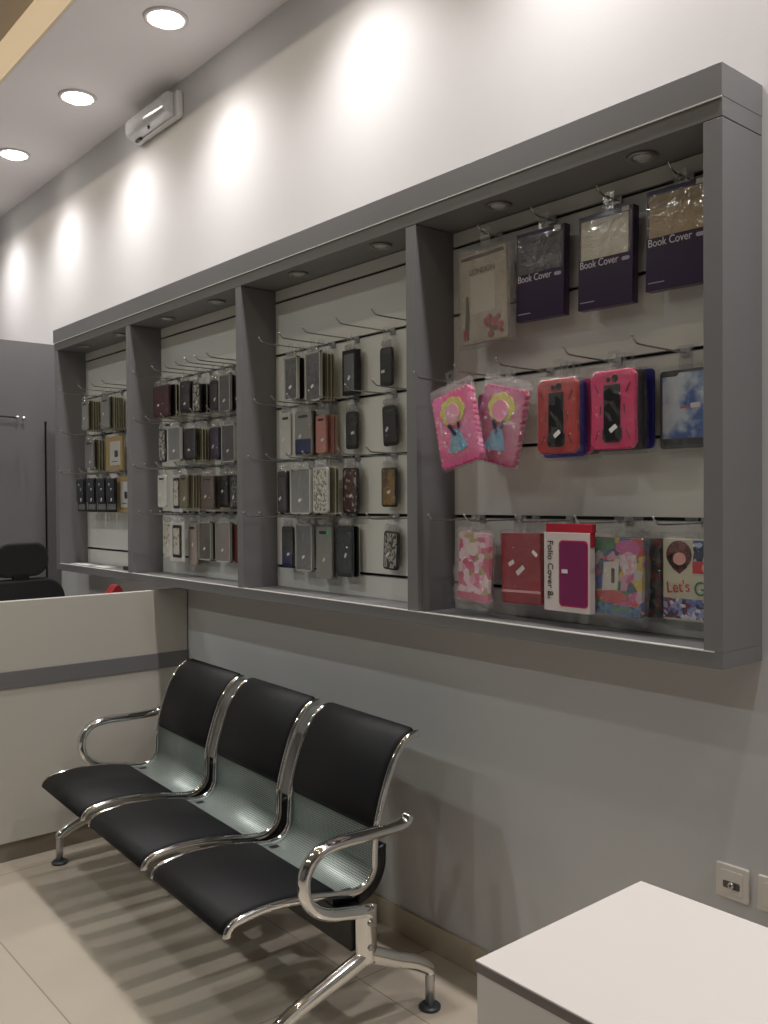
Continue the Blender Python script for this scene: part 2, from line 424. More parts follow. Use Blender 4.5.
HK = {  # (bay,row): (groove z, rod length, [x...])
    (0, 0): (2.137, 0.24, [-4.905, -4.655, -4.50, -4.36]),
    (0, 1): (1.917, 0.24, [-4.900, -4.61, -4.38]),
    (0, 2): (1.700, 0.22, [-4.990, -4.845, -4.708, -4.578, -4.50]),
    (1, 0): (2.137, 0.24, [-3.995, -3.795, -3.685, -3.58, -3.485, -3.40, -3.30]),
    (1, 1): (1.917, 0.24, [-3.99, -3.865, -3.712, -3.56, -3.44, -3.30]),
    (1, 2): (1.700, 0.24, [-3.997, -3.882, -3.76, -3.592, -3.50, -3.41]),
    (1, 3): (1.484, 0.22, [-3.985, -3.862, -3.77, -3.672, -3.51, -3.41]),
    (2, 0): (2.137, 0.25, [-2.882, -2.751, -2.605, -2.405, -2.22]),
    (2, 1): (1.917, 0.22, [-2.965, -2.845, -2.744, -2.609, -2.397, -2.255]),
    (2, 2): (1.700, 0.25, [-2.965, -2.838, -2.709, -2.606, -2.399, -2.25]),
    (2, 3): (1.484, 0.25, [-3.003, -2.888, -2.757, -2.630, -2.388, -2.25]),
    (3, 0): (2.355, 0.095, [-1.900, -1.690, -1.465, -1.250]),
    (3, 1): (1.917, 0.235, [-2.035, -1.862, -1.700, -1.467, -1.262]),
    (3, 2): (1.484, 0.235, [-1.975, -1.825, -1.63, -1.432, -1.205]),
}
for (bay, row), (z, L, xs) in HK.items():
    for i, x in enumerate(xs):
        hook(x, z, L, 'chrome hook, %s from left in the %s row of the %s' % (ORD[i], ROWN[row], BAYN[bay]), 'chrome hooks in the display cabinet')

# ------------------------------------------------------------------ goods on the hooks
def tab(t, z, w=0.03, zc=None, m=None, yoff=0.001):
    """hang tab with a hole, from the top of the pack (z=0) to just over the rod"""
    h = z + 0.012; mb = MB(); y0, y1 = yoff, yoff + 0.0012
    zr = z
    mb.box(-w / 2, w / 2, y0, y1, -0.004, zr - 0.006)
    mb.box(-w / 2, -0.006, y0, y1, zr - 0.006, zr + 0.006); mb.box(0.006, w / 2, y0, y1, zr - 0.006, zr + 0.006)
    mb.box(-w / 2, w / 2, y0, y1, zr + 0.006, zr + 0.014)
    return mb.done('hang_tab', m or M_pvc, t)
def sticker(t, x, z, w=0.018, h=0.010, a=20, y=-0.0015, parent=None, m=None):
    c, s = math.cos(R(a)), math.sin(R(a))
    pts = [(x + c * u - s * v, z + s * u + c * v) for u, v in ((-w / 2, -h / 2), (w / 2, -h / 2), (w / 2, h / 2), (-w / 2, h / 2))]
    return MB().prism(pts, y - 0.0006, y).done('price_sticker', m or M_tag, t)
def bag(t, w, h, th, m=None, amp=0.006, nx=9, nz=12, z0=0.0, seed=0, name='plastic_bag'):
    """crinkled film pouch; hangs from z=z0 down, y from -amp-ish to th"""
    rnd = random.Random(seed); bm = bmesh.new(); uvs = {}
    for side in (0, 1):
        for j in range(nz + 1):
            for i in range(nx + 1):
                u, v = i / nx, j / nz
                edge = min(u, 1 - u, v, 1 - v) == 0
                e = min(1, 16 * min(u, 1 - u)) * min(1, 16 * min(v, 1 - v))
                mid = th / 2
                if edge and side == 1: uvs[(1, i, j)] = uvs[(0, i, j)]; continue
                y = mid if edge else (mid + (-1 if side == 0 else 1) * (th / 2 + 0.002 + rnd.random() * amp) * e)
                x = (u - 0.5) * w + (rnd.random() - 0.5) * amp * (0.7 if edge else 0.3)
                z = z0 - v * h + (rnd.random() - 0.5) * amp * (0.8 if edge else 0.3)
                uvs[(side, i, j)] = bm.verts.new((x, y, z))
    for side in (0, 1):
        for j in range(nz):
            for i in range(nx):
                try: bm.faces.new([uvs[(side, a, b)] for a, b in ((i, j), (i + 1, j), (i + 1, j + 1), (i, j + 1))])
                except ValueError: pass
    mb = MB(); mb.bm.free(); mb.bm = bm
    return mb.done(name, m or M_film, t, smooth=True)

BASE = dict(black=rgb(24, 24, 26), char=rgb(52, 52, 54), grey=rgb(120, 120, 118), clear=rgb(140, 141, 134), white=rgb(200, 198, 190),
            maroon=rgb(70, 28, 36), pink=rgb(190, 130, 120), olive=rgb(112, 104, 80), brown=rgb(98, 84, 74), gold=rgb(172, 146, 92), red=rgb(110, 24, 28),
            blue=rgb(28, 36, 84), teal=rgb(34, 44, 48), plum=rgb(60, 46, 70), blush=rgb(165, 150, 142), navy=rgb(40, 38, 92))
def bm_(k): return mat('case_' + k, BASE[k], 0.38, noise=0.12, nscale=40)
P_flower = pattern('flower_print', [rgb(60, 24, 26), rgb(98, 40, 42), rgb(72, 28, 30), rgb(170, 170, 160), rgb(50, 22, 24), rgb(86, 52, 48)], 90)
P_bw = pattern('black_white_print', [rgb(24, 24, 24), rgb(30, 28, 28), rgb(190, 186, 175), rgb(26, 26, 26)], 55, kind='noise')
P_diam = pattern('diamond_print', [rgb(212, 208, 194), rgb(120, 116, 100), rgb(205, 202, 190), rgb(160, 156, 140)], 130)
P_sketch = pattern('sketch_print', [rgb(205, 200, 186), rgb(200, 196, 182), rgb(140, 130, 112), rgb(198, 192, 178)], 60)
P_spark = pattern('sparkle_print', [rgb(48, 42, 44), rgb(70, 62, 60), rgb(38, 34, 36), rgb(130, 140, 120)], 160)
P_gold = pattern('gold_scene_print', [rgb(30, 26, 22), rgb(150, 118, 60), rgb(120, 88, 46), rgb(60, 44, 28)], 30, kind='noise')

def phone_pack(x, y, z, w, h, style, label, group, dz, tilt=0, name='phone_case_pack', n=0, pitch=0.016, sd=0, bk='char', blabel=None):
    """a phone case in its pack; x,z = top centre, y = front face; n further packs behind it"""
    base = style.split('_')[0]
    t = thing(name, label, 'phone case', (x, y, z), 0, group); t.rotation_euler = (0, R(tilt), 0)
    cw, ch = w * 0.92, h * 0.95
    th = 0.011
    if style.startswith('box'):
        base = style[4:]
        cw, ch = w, h
        MB().box(-w / 2, w / 2, 0, 0.022, -h, 0).done('carton', bm_(base), t, bevel=0.001)
        MB().rrect(w * 0.74, h * 0.82, -0.001, 0.0, 0.004, 0, -h * 0.5).done('window', mat('window_grey', rgb(100, 103, 108), 0.12, coat=0.8), t)
        sticker(t, 0.0, -h * 0.62, a=55)
        tab(t, dz)
    elif style.startswith('card'):
        # printed card with the case outline on it
        MB().box(-w / 2, w / 2, 0.002, 0.006, -h, 0).done('backing_card', M_card, t)
        MB().rrect(w * 0.62, h * 0.82, 0.0, 0.002, 0.008, 0, -h * 0.5).done('phone_case', bm_('black'), t)
        MB().rrect(w * 0.42, h * 0.66, -0.001, 0.0, 0.004, -w * 0.04, -h * 0.5).done('printed_panel', P_sketch, t)
        bag(t, w * 1.04, h * 1.03, 0.008, amp=0.003, nx=5, nz=7, z0=0.003, seed=sd)
        tab(t, dz)
    elif style.startswith('pouch'):
        base = style[6:]
        # frosted pack showing only a soft edge of the case inside
        MB().rrect(cw, ch, 0.004, 0.010, 0.01, 0, -h * 0.52).done('phone_case', bm_(base), t)
        MB().rrect(w, h, 0.0, 0.0015, 0.004, 0, -h / 2).done('pack_front', M_pvc, t)
        MB().box(-w / 2, -w / 2 + 0.005, -0.0006, 0.012, -h, 0).box(w / 2 - 0.005, w / 2, -0.0006, 0.012, -h, 0).box(-w / 2, w / 2, -0.0006, 0.012, -h, -h + 0.005).box(-w / 2, w / 2, -0.0006, 0.012, -0.005, 0).done('pack_edge', mat('pack_edge', rgb(186, 188, 180), 0.25), t)
        sticker(t, 0.0, -h * 0.7, a=30)
        tab(t, dz)
    else:
        pm = {'flower': P_flower, 'bw': P_bw, 'diamond': P_diam, 'sketch': P_sketch, 'sparkle': P_spark, 'goldscene': P_gold}.get(style)
        if pm:
            fr = bm_('black' if style in ('flower', 'bw', 'goldscene', 'sparkle') else 'white')
            c = MB().rrect(cw, ch, 0.001, 0.001 + th, 0.012, 0, -h * 0.5).done('phone_case', fr, t, bevel=0.0015)
            MB().rrect(cw * 0.84, ch * 0.9, 0.0, 0.001, 0.008, 0, -h * 0.5).done('printed_panel', pm, t)
        else:
            MB().rrect(cw, ch, 0.001, 0.001 + th, 0.012, 0, -h * 0.5).done('phone_case', bm_(base), t, bevel=0.002)
            MB().rrect(cw * 0.55, ch * 0.06, 0.0, 0.001, 0.003, 0, -h * 0.14).done('camera_cutout', bm_('black' if base not in ('black',) else 'char'), t)
        if '_blue' in style:
            MB().rrect(cw * 0.9, ch * 0.34, -0.0006, 0.001, 0.006, 0, -h * 0.78).done('blue_panel', bm_('blue'), t)
        if '_green' in style:
            MB().rrect(cw * 0.22, ch * 0.08, -0.0006, 0.001, 0.002, cw * 0.3, -h * 0.14).done('green_label', mat('green_label', rgb(60, 190, 110), 0.4), t)
        sticker(t, random.uniform(-0.2, 0.2) * w, -h * random.uniform(0.5, 0.75), a=random.uniform(0, 60), y=-0.0008)
        bag(t, w, h * 1.04, th, amp=0.006, nx=6, nz=9, z0=0.014, seed=sd, m=M_film)
        tab(t, dz)
    bag(t, w * 0.75, 0.026, 0.010, amp=0.005, nx=6, nz=4, z0=0.022, seed=sd + 7, name='film_header', m=film('glint_film', haze=0.16, gloss=0.38, bump=1.0, bscale=90, rough=0.08))  # extra film scrap, hazed white to give highlight glints above the pack
    if n:
        # one plain source pack of this colour, copied backwards along the rod
        s = thing('phone_case_pack', blabel, 'phone case', (x, y + pitch + 0.012, z), 0, blabel_group(blabel))
        MB().rrect(cw, ch, 0.001, 0.008, 0.01, 0, -h * 0.5).done('phone_case', bm_(bk), s, bevel=0.001)
        MB().box(-w / 2, w / 2, 0.0085, 0.0095, -h, 0).done('backing_card', mat('case_edge_card', rgb(196, 192, 172), 0.5), s)
        tab(s, dz, yoff=0.0085)
        tr = tree(s)
        for k in range(1, n):
            copy_tree(s, tr, (x + random.uniform(-0.003, 0.003), y + 0.012 + pitch * (k + 1), z + random.uniform(-0.003, 0.002)), blabel)
    return t
def blabel_group(b): return 'packs behind: ' + b

# bay, row, [ (x0, x1, z0, z1, yfront, style, words, n behind, colour behind) ]
GOODS = [
 (2, 0, [(-2.926,-2.837,1.924,2.090,-.13,'pouch_black','clear pack with a black phone case',3,'black'),
         (-2.799,-2.703,1.910,2.093,-.12,'pouch_char','clear pack with a charcoal phone case',3,'olive'),
         (-2.648,-2.565,1.923,2.088,-.06,'box_black','glossy black boxed phone case',0,''),
         (-2.440,-2.370,1.932,2.075,-.055,'black','slim black phone case in film',0,'')]),
 (2, 1, [(-3.002,-2.925,1.709,1.886,-.1,'white','white phone pack with faint print',0,''),
         (-2.905,-2.785,1.705,1.885,-.1,'clear_blue','clear pack with a deep blue lower half',1,'olive'),
         (-2.779,-2.709,1.712,1.862,-.09,'pink','dusty pink phone case',2,'pink'),
         (-2.645,-2.573,1.722,1.868,-.05,'black','dark rounded silicone phone case',0,''),
         (-2.437,-2.357,1.723,1.872,-.05,'black','black phone case hanging slightly askew',0,'')]),
 (2, 2, [(-2.996,-2.930,1.485,1.658,-.12,'char','smoky grey phone case',1,'char'),
         (-2.905,-2.772,1.486,1.662,-.12,'pouch_clear','wide frosted grey phone pack',1,'olive'),
         (-2.759,-2.659,1.487,1.665,-.12,'diamond','white phone case with a lozenge pattern',2,'olive'),
         (-2.655,-2.560,1.484,1.662,-.06,'flower','dark red flowered phone case in a black frame',0,''),
         (-2.443,-2.357,1.510,1.655,-.05,'goldscene','black phone case with golden brown picture',0,'')]),
 (2, 3, [(-3.046,-2.962,1.268,1.440,-.07,'char_blue','dark phone pack with a blue lower half',0,''),
         (-2.943,-2.834,1.262,1.446,-.07,'pouch_grey','clear framed phone pack with grey case',0,''),
         (-2.812,-2.705,1.236,1.445,-.07,'clear_green','tall clear pack with green corner label',1,'clear'),
         (-2.684,-2.580,1.251,1.447,-.07,'teal','large black flip phone case',1,'black'),
         (-2.429,-2.347,1.290,1.432,-.05,'bw','black phone case with a white floral print',0,'')]),
 (1, 0, [(-4.085,-3.905,1.940,2.098,-.12,'maroon','maroon leather wallet phone case',2,'black'),
         (-3.847,-3.745,1.947,2.098,-.1,'black','glossy black phone case beside maroon wallet',1,'black'),
         (-3.722,-3.647,1.938,2.075,-.1,'bw','black phone case with white print',2,'black'),
         (-3.619,-3.545,1.936,2.082,-.07,'char','charcoal phone case',1,'black'),
         (-3.534,-3.438,1.929,2.096,-.07,'pouch_char','boxed black phone case',1,'black'),
         (-3.430,-3.365,1.935,2.09,-.05,'black','black phone case',0,'')]),
 (1, 1, [(-4.028,-3.955,1.721,1.886,-.12,'bw','phone case with a black and white pattern',0,''),
         (-3.930,-3.800,1.726,1.886,-.12,'pouch_grey','light grey frosted phone pack',1,'grey'),
         (-3.772,-3.655,1.721,1.872,-.12,'black','wide black phone case, slanted sticker',4,'olive'),
         (-3.603,-3.518,1.720,1.870,-.08,'plum','dark plum patterned phone case',1,'black'),
         (-3.496,-3.384,1.707,1.872,-.08,'pouch_black','dark phone case in a white edged pack',1,'black')]),
 (1, 2, [(-4.043,-3.952,1.505,1.668,-.12,'white','pale grey phone pack',0,''),
         (-3.935,-3.829,1.487,1.664,-.1,'card_a','white card pack with a black framed drawing',0,''),
         (-3.800,-3.722,1.500,1.664,-.13,'olive','olive edged phone case pack',5,'olive'),
         (-3.655,-3.530,1.498,1.655,-.1,'brown','brown phone case pack',1,'brown'),
         (-3.545,-3.462,1.506,1.655,-.07,'black','black phone case with two stickers',1,'black'),
         (-3.452,-3.372,1.498,1.652,-.07,'sparkle','dark sparkly phone case',0,'')]),
 (1, 3, [(-4.030,-3.945,1.265,1.440,-.1,'sketch','white phone case with a leaf drawing',0,''),
         (-3.935,-3.795,1.256,1.442,-.11,'card_b','white framed pack with a black bordered drawing',0,''),
         (-3.815,-3.730,1.236,1.441,-.08,'blush','tall pale pinkish phone case',1,'blush'),
         (-3.725,-3.610,1.268,1.442,-.07,'pouch_brown','clear pack with a brownish phone case',1,'brown'),
         (-3.575,-3.450,1.267,1.444,-.07,'pouch_blush','clear pack with a taupe phone case',1,'brown'),
         (-3.445,-3.375,1.261,1.440,-.05,'red','dark red phone case next to the divider',0,'black')]),
 (0, 0, [(-4.949,-4.862,1.932,2.102,-.13,'clear','frosted phone pack fronting a thick stack',5,'olive'),
         (-4.708,-4.600,1.922,2.102,-.12,'clear','frosted phone pack with dark mark',5,'olive')]),
 (0, 1, [(-4.960,-4.835,1.714,1.886,-.11,'grey','grey phone pack with a white dot label',3,'olive'),
         (-4.715,-4.505,1.706,1.884,-.09,'goldcard_a','cream and gold framed screen cover pack',1,'gold')]),
 (0, 2, [(-5.045,-4.945,1.485,1.668,-.12,'blackset_a','black earphone pack',0,''),
         (-4.900,-4.793,1.486,1.668,-.12,'blackset_b','black earphone pack',0,''),
         (-4.762,-4.655,1.487,1.665,-.12,'blackset_c','black earphone pack',0,''),
         (-4.630,-4.527,1.488,1.662,-.12,'blackset_d','black earphone pack',0,''),
         (-4.585,-4.415,1.480,1.668,-.085,'goldcard_b','gold and white screen cover pack',1,'gold')]),
]
M_gold = bm_('gold')
def gold_card(x, y, z, w, h, label, dz, sd):
    t = thing('screen_cover_pack', label, 'screen cover', (x, y, z))
    MB().box(-w / 2, w / 2, 0, 0.012, -h, 0).done('sleeve', M_gold, t, bevel=0.001)
    MB().rrect(w * 0.62, h * 0.72, -0.001, 0.0, 0.006, w * 0.08, -h * 0.5).done('white_panel', M_card, t)
    MB().rrect(w * 0.2, h * 0.2, -0.002, -0.001, 0.008, w * 0.16, -h * 0.52).done('dark_emblem', bm_('char'), t)
    MB().box(-w * 0.12, w * 0.22, -0.002, -0.001, -h * 0.76, -h * 0.735).done('print_line', bm_('brown'), t)
    bag(t, w * 1.03, h * 1.04, 0.012, amp=0.003, nx=5, nz=7, z0=0.004, seed=sd); tab(t, dz)
    return t
def ear_pack(x, y, z, w, h, label, group, dz, sd):
    t = thing('earphone_pack', label, 'earphones', (x, y, z), 0, group)
    MB().box(-w / 2, w / 2, 0.004, 0.008, -h, 0).done('backing_card', bm_('black'), t)
    MB().rrect(w * 0.94, h * 0.72, -0.008, 0.004, 0.012, 0, -h * 0.38).done('blister', mat('dark_blister', rgb(20, 22, 32), 0.1, coat=0.8), t, bevel=0.003)
    MB().rrect(w * 0.82, h * 0.17, 0.003, 0.004, 0.003, 0, -h * 0.87).done('printed_footer', bm_('grey'), t)
    MB().lathe([(0.004, -0.012), (0.007, -0.010), (0.007, -0.008)], -w * 0.1, 0, -h * 0.2, n=12, axis='y').lathe([(0.004, -0.012), (0.007, -0.010), (0.007, -0.008)], w * 0.14, 0, -h * 0.35, n=12, axis='y').done('earbud', M_alu, t, smooth=True)
    sticker(t, w * 0.16, -h * 0.66, a=60, y=-0.0085)
    tab(t, dz)
    return t
for bay, row, items in GOODS:
    zr = HK[(bay, row)][0] - 0.008
    where = 'in %s row, %s' % (ROWN[row], BAYN[bay])
    for i, (x0, x1, z0, z1, y, st, words, n, bk) in enumerate(items):
        # snap to the nearest hook
        hx = min(HK[(bay, row)][2], key=lambda v: abs(v - (x0 + x1) / 2))
        hx = (x0 + x1) / 2 if abs(hx - (x0 + x1) / 2) > 0.012 else hx
        z1 = min(z1, zr - 0.022)
        lab = '%s %s, number %s from its left' % (words, where, ORD[i]) if False else '%s, %s %s' % (words, ORD[i], where)
        sd = bay * 100 + row * 10 + i
        if st.startswith('goldcard'):
            gold_card(hx, y, z1, x1 - x0, z1 - z0, lab, zr - z1, sd)
        elif st.startswith('blackset'):
            ear_pack(hx, y, z1, (x1 - x0) * 1.08, z1 - z0, lab, 'black earphone packs in the leftmost bay', zr - z1, sd)
        else:
            phone_pack(hx, y, z1, x1 - x0, z1 - z0, st, lab, 'phone cases in the display cabinet', zr - z1, tilt={(2, 1, 4): -3, (2, 3, 4): 3, (1, 1, 0): 0}.get((bay, row, i), 0),
                       n=n, sd=sd, bk=bk or 'char', pitch=min(0.016, (abs(y) - 0.045) / (n + 1) if n else 0.016),
                       blabel='pack behind the ' + words.replace('hanging slightly askew', 'askew') + ', ' + where[3:])

# ------------------------------------------------------------------ goods in the rightmost bay
M_purple = mat('deep_purple_card', rgb(50, 30, 66), 0.3, coat=0.2)
M_ink = mat('dark_ink', rgb(40, 36, 36), 0.5)
M_wink = mat('white_ink', rgb(215, 212, 220), 0.5)
M_lilac = mat('lilac_pill', rgb(176, 168, 190), 0.5)
for x, zt, col, words in ((-1.690, 2.312, rgb(66, 68, 76), 'charcoal'), (-1.465, 2.308, rgb(226, 222, 204), 'cream'), (-1.250, 2.322, rgb(182, 160, 122), 'tan')):
    t = thing('book_cover_box', 'purple tablet book cover box with a %s cover in its window' % words, 'tablet cover box', (x, -0.078, zt), 0, 'purple book cover boxes')
    w_, h_ = 0.176, 0.255
    t.rotation_euler = (0, R(1.0), 0)
    MB().box(-w_ / 2, w_ / 2, 0.0, 0.026, -h_, 0).done('carton', M_purple, t, bevel=0.0015)
    MB().box(-w_ / 2 + 0.010, w_ / 2 - 0.014, -0.0015, 0.0, -h_ * 0.475, -0.016).done('tablet_cover', mat('cover_' + words, col, 0.55), t, bevel=0.001)
    MB().box(-w_ / 2 + 0.002, w_ / 2 - 0.004, -0.0022, -0.0017, -h_ * 0.475, -0.012).done('window_film', film('window_film', haze=0.04, gloss=0.10, bump=0.5, bscale=14, rough=0.06), t)
    text('Book Cover', 0.0285, M_wink, t, -w_ / 2 + 0.006, -h_ * 0.56, rot=0, sx=0.88, y=-0.001, name='lettering')
    p = MB().rrect(0.024, 0.010, -0.0012, 0.0, 0.0045, w_ / 2 - 0.022, -h_ * 0.535).done('printed_pill', M_lilac, t)
    MB().box(-w_ / 2 + 0.008, -w_ / 2 + 0.055, -0.0008, 0.0, -h_ * 0.925, -h_ * 0.915).done('small_print', M_lilac, t)
    MB().box(w_ / 2 - 0.035, w_ / 2 - 0.012, -0.0022, -0.001, -0.014, -0.002).done('hang_label', M_card, t)
    tab(t, 2.347 - zt, w=0.036, yoff=0.012)

# floral tablet case in a bag
t = thing('tablet_case', 'vintage floral printed tablet case in a crinkled plastic bag beside the divider', 'tablet case', (-1.897, -0.095, 2.316), 0)
t.rotation_euler = (0, R(-1.5), 0)
MB().rrect(0.192, 0.278, 0.002, 0.016, 0.008, -0.008, -0.160).done('case_body', mat('aged_paper', rgb(172, 162, 140), 0.5, noise=0.32, nscale=26), t, bevel=0.002)
MB().rrect(0.100, 0.115, 0.0005, 0.002, 0.003, -0.008, -0.150).done('pale_panel', mat('aged_paper_pale', rgb(192, 186, 166), 0.5), t)
MB().prism([(-0.090, -0.285), (-0.070, -0.285), (-0.066, -0.215), (-0.070, -0.150), (-0.078, -0.150), (-0.082, -0.215)], 0.0005, 0.002).done('tower_print', mat('faded_brown', rgb(78, 66, 52), 0.5), t)
text('LONDON', 0.024, mat('faded_brown', rgb(78, 66, 52), 0.5), t, -0.008, -0.088, y=0.0005, align='CENTER')
text('1863', 0.018, mat('faded_brown', rgb(78, 66, 52), 0.5), t, -0.004, -0.168, y=-0.0005, align='CENTER', name='lettering') if False else None
rn = random.Random(3)
mb = MB()
for k in range(16):
    cx, cz, r_ = 0.045 + rn.uniform(-0.045, 0.03), -0.262 + rn.uniform(-0.02, 0.035), rn.uniform(0.006, 0.013)
    mb.prism([(cx + r_ * math.cos(a * PI / 4), cz + r_ * math.sin(a * PI / 4)) for a in range(8)], -0.0005 - 0.0001 * k, 0.002)
mb.done('rose_print', pattern('rose_print', [rgb(160, 52, 56), rgb(188, 96, 92), rgb(140, 44, 48), rgb(96, 84, 60)], 110), t)
MB().rrect(0.016, 0.030, -0.0005, 0.002, 0.004, -0.084, -0.268).done('bus_print', mat('bus_red', rgb(150, 36, 36), 0.5), t)
MB().box(-0.095, 0.080, 0.0, 0.002, -0.040, -0.030).done('header_band', mat('faded_brown', rgb(78, 66, 52), 0.5), t)
bag(t, 0.235, 0.320, 0.018, amp=0.010, nx=16, nz=22, z0=0.006, seed=5, m=film('crinkled_film', haze=0.06, gloss=0.20, bump=0.9, bscale=60, rough=0.1))
tab(t, 0.031, w=0.04, yoff=0.008)

# a generic doll-pattern free scalloped soft case: blossom over a blue pleat
def scallop(w, h, r, n_x, n_z, cz):
    pts = []
    def arc(cx, cy, a0, a1):
        for i in range(5):
            a = R(a0 + (a1 - a0) * i / 5); pts.append((cx + r * math.cos(a), cy + r * math.sin(a)))
    sx = w / n_x; sz = h / n_z
    for i in range(n_x): arc(w / 2 - sx * (i + .5), cz + h / 2, 0, 180)
    for i in range(n_z): arc(-w / 2, cz + h / 2 - sz * (i + .5), 90, 270)
    for i in range(n_x): arc(-w / 2 + sx * (i + .5), cz - h / 2, 180, 360)
    for i in range(n_z): arc(w / 2, cz - h / 2 + sz * (i + .5), -90, 90)
    return pts
def disc(mb, cx, cz, rx, rz, y0, y1, n=18, rot=0):
    c, s = math.cos(R(rot)), math.sin(R(rot))
    mb.prism([(cx + c * rx * math.cos(2 * PI * i / n) - s * rz * math.sin(2 * PI * i / n), cz + s * rx * math.cos(2 * PI * i / n) + c * rz * math.sin(2 * PI * i / n)) for i in range(n)], y0, y1)
    return mb
M_yel = mat('soft_yellow', rgb(214, 202, 84), 0.45)
M_skinp = mat('pale_pink_silicone', rgb(226, 150, 176), 0.45)
M_sky = mat('soft_blue', rgb(92, 146, 190), 0.45)
def girl_case(x, z, y, tilt, col, label, sd):
    t = thing('tablet_case', label, 'tablet case', (x, y, z)); t.rotation_euler = (0, R(tilt), 0)
    W_, H_ = 0.150, 0.205; cz = -0.135
    MB().prism(scallop(W_, H_, 0.0085, 9, 12, cz), 0.0, 0.020).done('case_body', mat(label[:12] + '_silicone', col, 0.4), t, bevel=0.003)
    mb = MB()
    for a in range(0, 360, 45): disc(mb, 0.032 * math.cos(R(a)), cz + 0.052 + 0.026 * math.sin(R(a)), 0.019, 0.017, -0.004 - a * 1e-6, 0.0)
    mb.done('blossom_petals', M_yel, t)
    mb = MB(); disc(mb, 0, cz + 0.043, 0.030, 0.030, -0.0065, -0.004); mb.done('blossom_centre', M_skinp, t)
    MB().prism([(-0.012, cz - 0.005), (0.014, cz - 0.005), (0.040, cz - 0.066), (0.020, cz - 0.072), (-0.020, cz - 0.072), (-0.040, cz - 0.066)], -0.004, 0.0).done('blue_pleat', M_sky, t, bevel=0.001)
    MB().prism([(-0.028, cz + 0.012), (-0.018, cz + 0.014), (0.004, cz - 0.018), (-0.004, cz - 0.026)], -0.006, -0.003).prism([(0.012, cz - 0.008), (0.020, cz - 0.004), (0.022, cz + 0.012), (0.015, cz + 0.012)], -0.006, -0.003).done('navy_ribbon', mat('navy_ribbon', rgb(28, 34, 58), 0.5), t)
    mb = MB(); rr = random.Random(sd)
    for k in range(9):
        a = rr.uniform(0, 6.28); disc(mb, 0.058 * math.cos(a), cz + 0.083 * math.sin(a), 0.005, 0.005, -0.002, 0.0, n=6)
    mb.done('snow_dots', mat('light_pink', rgb(236, 170, 200), 0.5), t)
    bag(t, 0.184, 0.256, 0.022, amp=0.007, nx=14, nz=18, z0=0.004, seed=sd, m=film('crinkled_film', haze=0.06, gloss=0.20, bump=0.9, bscale=60, rough=0.1))
    tab(t, 1.909 - z, w=0.036, yoff=0.012)
    return t
girl_case(-1.935, 1.883, -0.208, -12.5, rgb(238, 62, 150), 'light pink scalloped tablet case in crinkled plastic, left of the magenta one', 11)
girl_case(-1.740, 1.883, -0.166, 13.5, rgb(186, 6, 100), 'magenta scalloped tablet case in crinkled plastic beside the red case', 12)

# rugged tablet cases
def rugged(x, y, zt, col, label, sd):
    t = thing('rugged_tablet_case', label, 'tablet case', (x, y, zt)); W_, H_ = 0.138, 0.205
    mb = MB(); a, b, c = W_ / 2, H_, 0.014
    mb.prism([(-a + c, 0), (a - c, 0), (a, -c), (a - 0.003, -b * .5), (a, -b + c), (a - c, -b), (-a + c, -b), (-a, -b + c), (-a + 0.003, -b * .5), (-a, -c)], 0.0, 0.016)
    mb.done('shell', mat('rugged_' + label[:6], col, 0.4), t, bevel=0.004, seg=3)
    mb = MB()
    MB().rrect(0.050, 0.150, -0.005, 0.0, 0.006, 0, -0.112).rrect(0.060, 0.040, -0.004, 0.0, 0.012, 0, -0.165).done('kickstand', M_blackp, t, bevel=0.0015)
    mb = MB()
    for sx in (-1, 1):
        for z1_, z2_, x1_, x2_ in ((-0.035, -0.060, 0.052, 0.040), (-0.155, -0.180, 0.040, 0.052), (-0.090, -0.115, 0.034, 0.036), (-0.012, -0.016, 0.020, 0.045)):
            mb.prism([(sx * x1_, z1_), (sx * (x1_ + 0.004), z1_), (sx * (x2_ + 0.004), z2_), (sx * x2_, z2_)], -0.0012, 0.0)
    mb.done('grip_grooves', mat('groove_' + label[:6], tuple(c * 0.25 for c in col[:3]) + (1,), 0.5), t)
    mb = MB(); disc(mb, -0.012, -0.024, 0.007, 0.007, -0.0015, 0.0); disc(mb, 0.008, -0.022, 0.010, 0.010, -0.0015, 0.0)
    mb.done('camera_cutout', M_blackp, t)
    sticker(t, 0.006, -0.152, 0.024, 0.012, 35, y=-0.0055)
    bag(t, 0.165, 0.228, 0.022, amp=0.006, nx=9, nz=12, z0=0.014, seed=sd)
    tab(t, 1.909 - zt, w=0.036, yoff=0.008)
    return t
rugged(-1.583, -0.140, 1.868, rgb(176, 40, 38), 'red rugged tablet case with a black kickstand', 21)
rugged(-1.406, -0.132, 1.872, rgb(212, 30, 100), 'hot pink rugged tablet case with a black kickstand', 22)
def plain_case(x, y, zt, W_, H_, col, label, cname, zrod, tilt=0):
    t = thing('tablet_case', label, 'tablet case', (x, y, zt)); t.rotation_euler = (0, R(tilt), 0)
    MB().rrect(W_, H_, 0, 0.013, 0.012, 0, -H_ / 2).done('shell', mat(cname, col, 0.4), t, bevel=0.003)
    MB().rrect(W_ * .5, H_ * .7, -0.001, 0, 0.01, 0, -H_ / 2).done('kickstand', M_blackp, t)
    bag(t, W_ * 1.1, H_ * 1.08, 0.013, amp=0.003, nx=5, nz=6, z0=0.006, seed=int(abs(x * 1000)))
    tab(t, zrod - zt, w=0.03, yoff=0.005)
    return t
plain_case(-1.590, -0.103, 1.862, 0.144, 0.208, rgb(52, 44, 150), 'blue tablet case right behind the red rugged case', 'blue_silicone', 1.909)
plain_case(-1.588, -0.078, 1.868, 0.150, 0.205, rgb(214, 60, 130), 'pink tablet case third in the stack of the red rugged case', 'pink_silicone', 1.909)
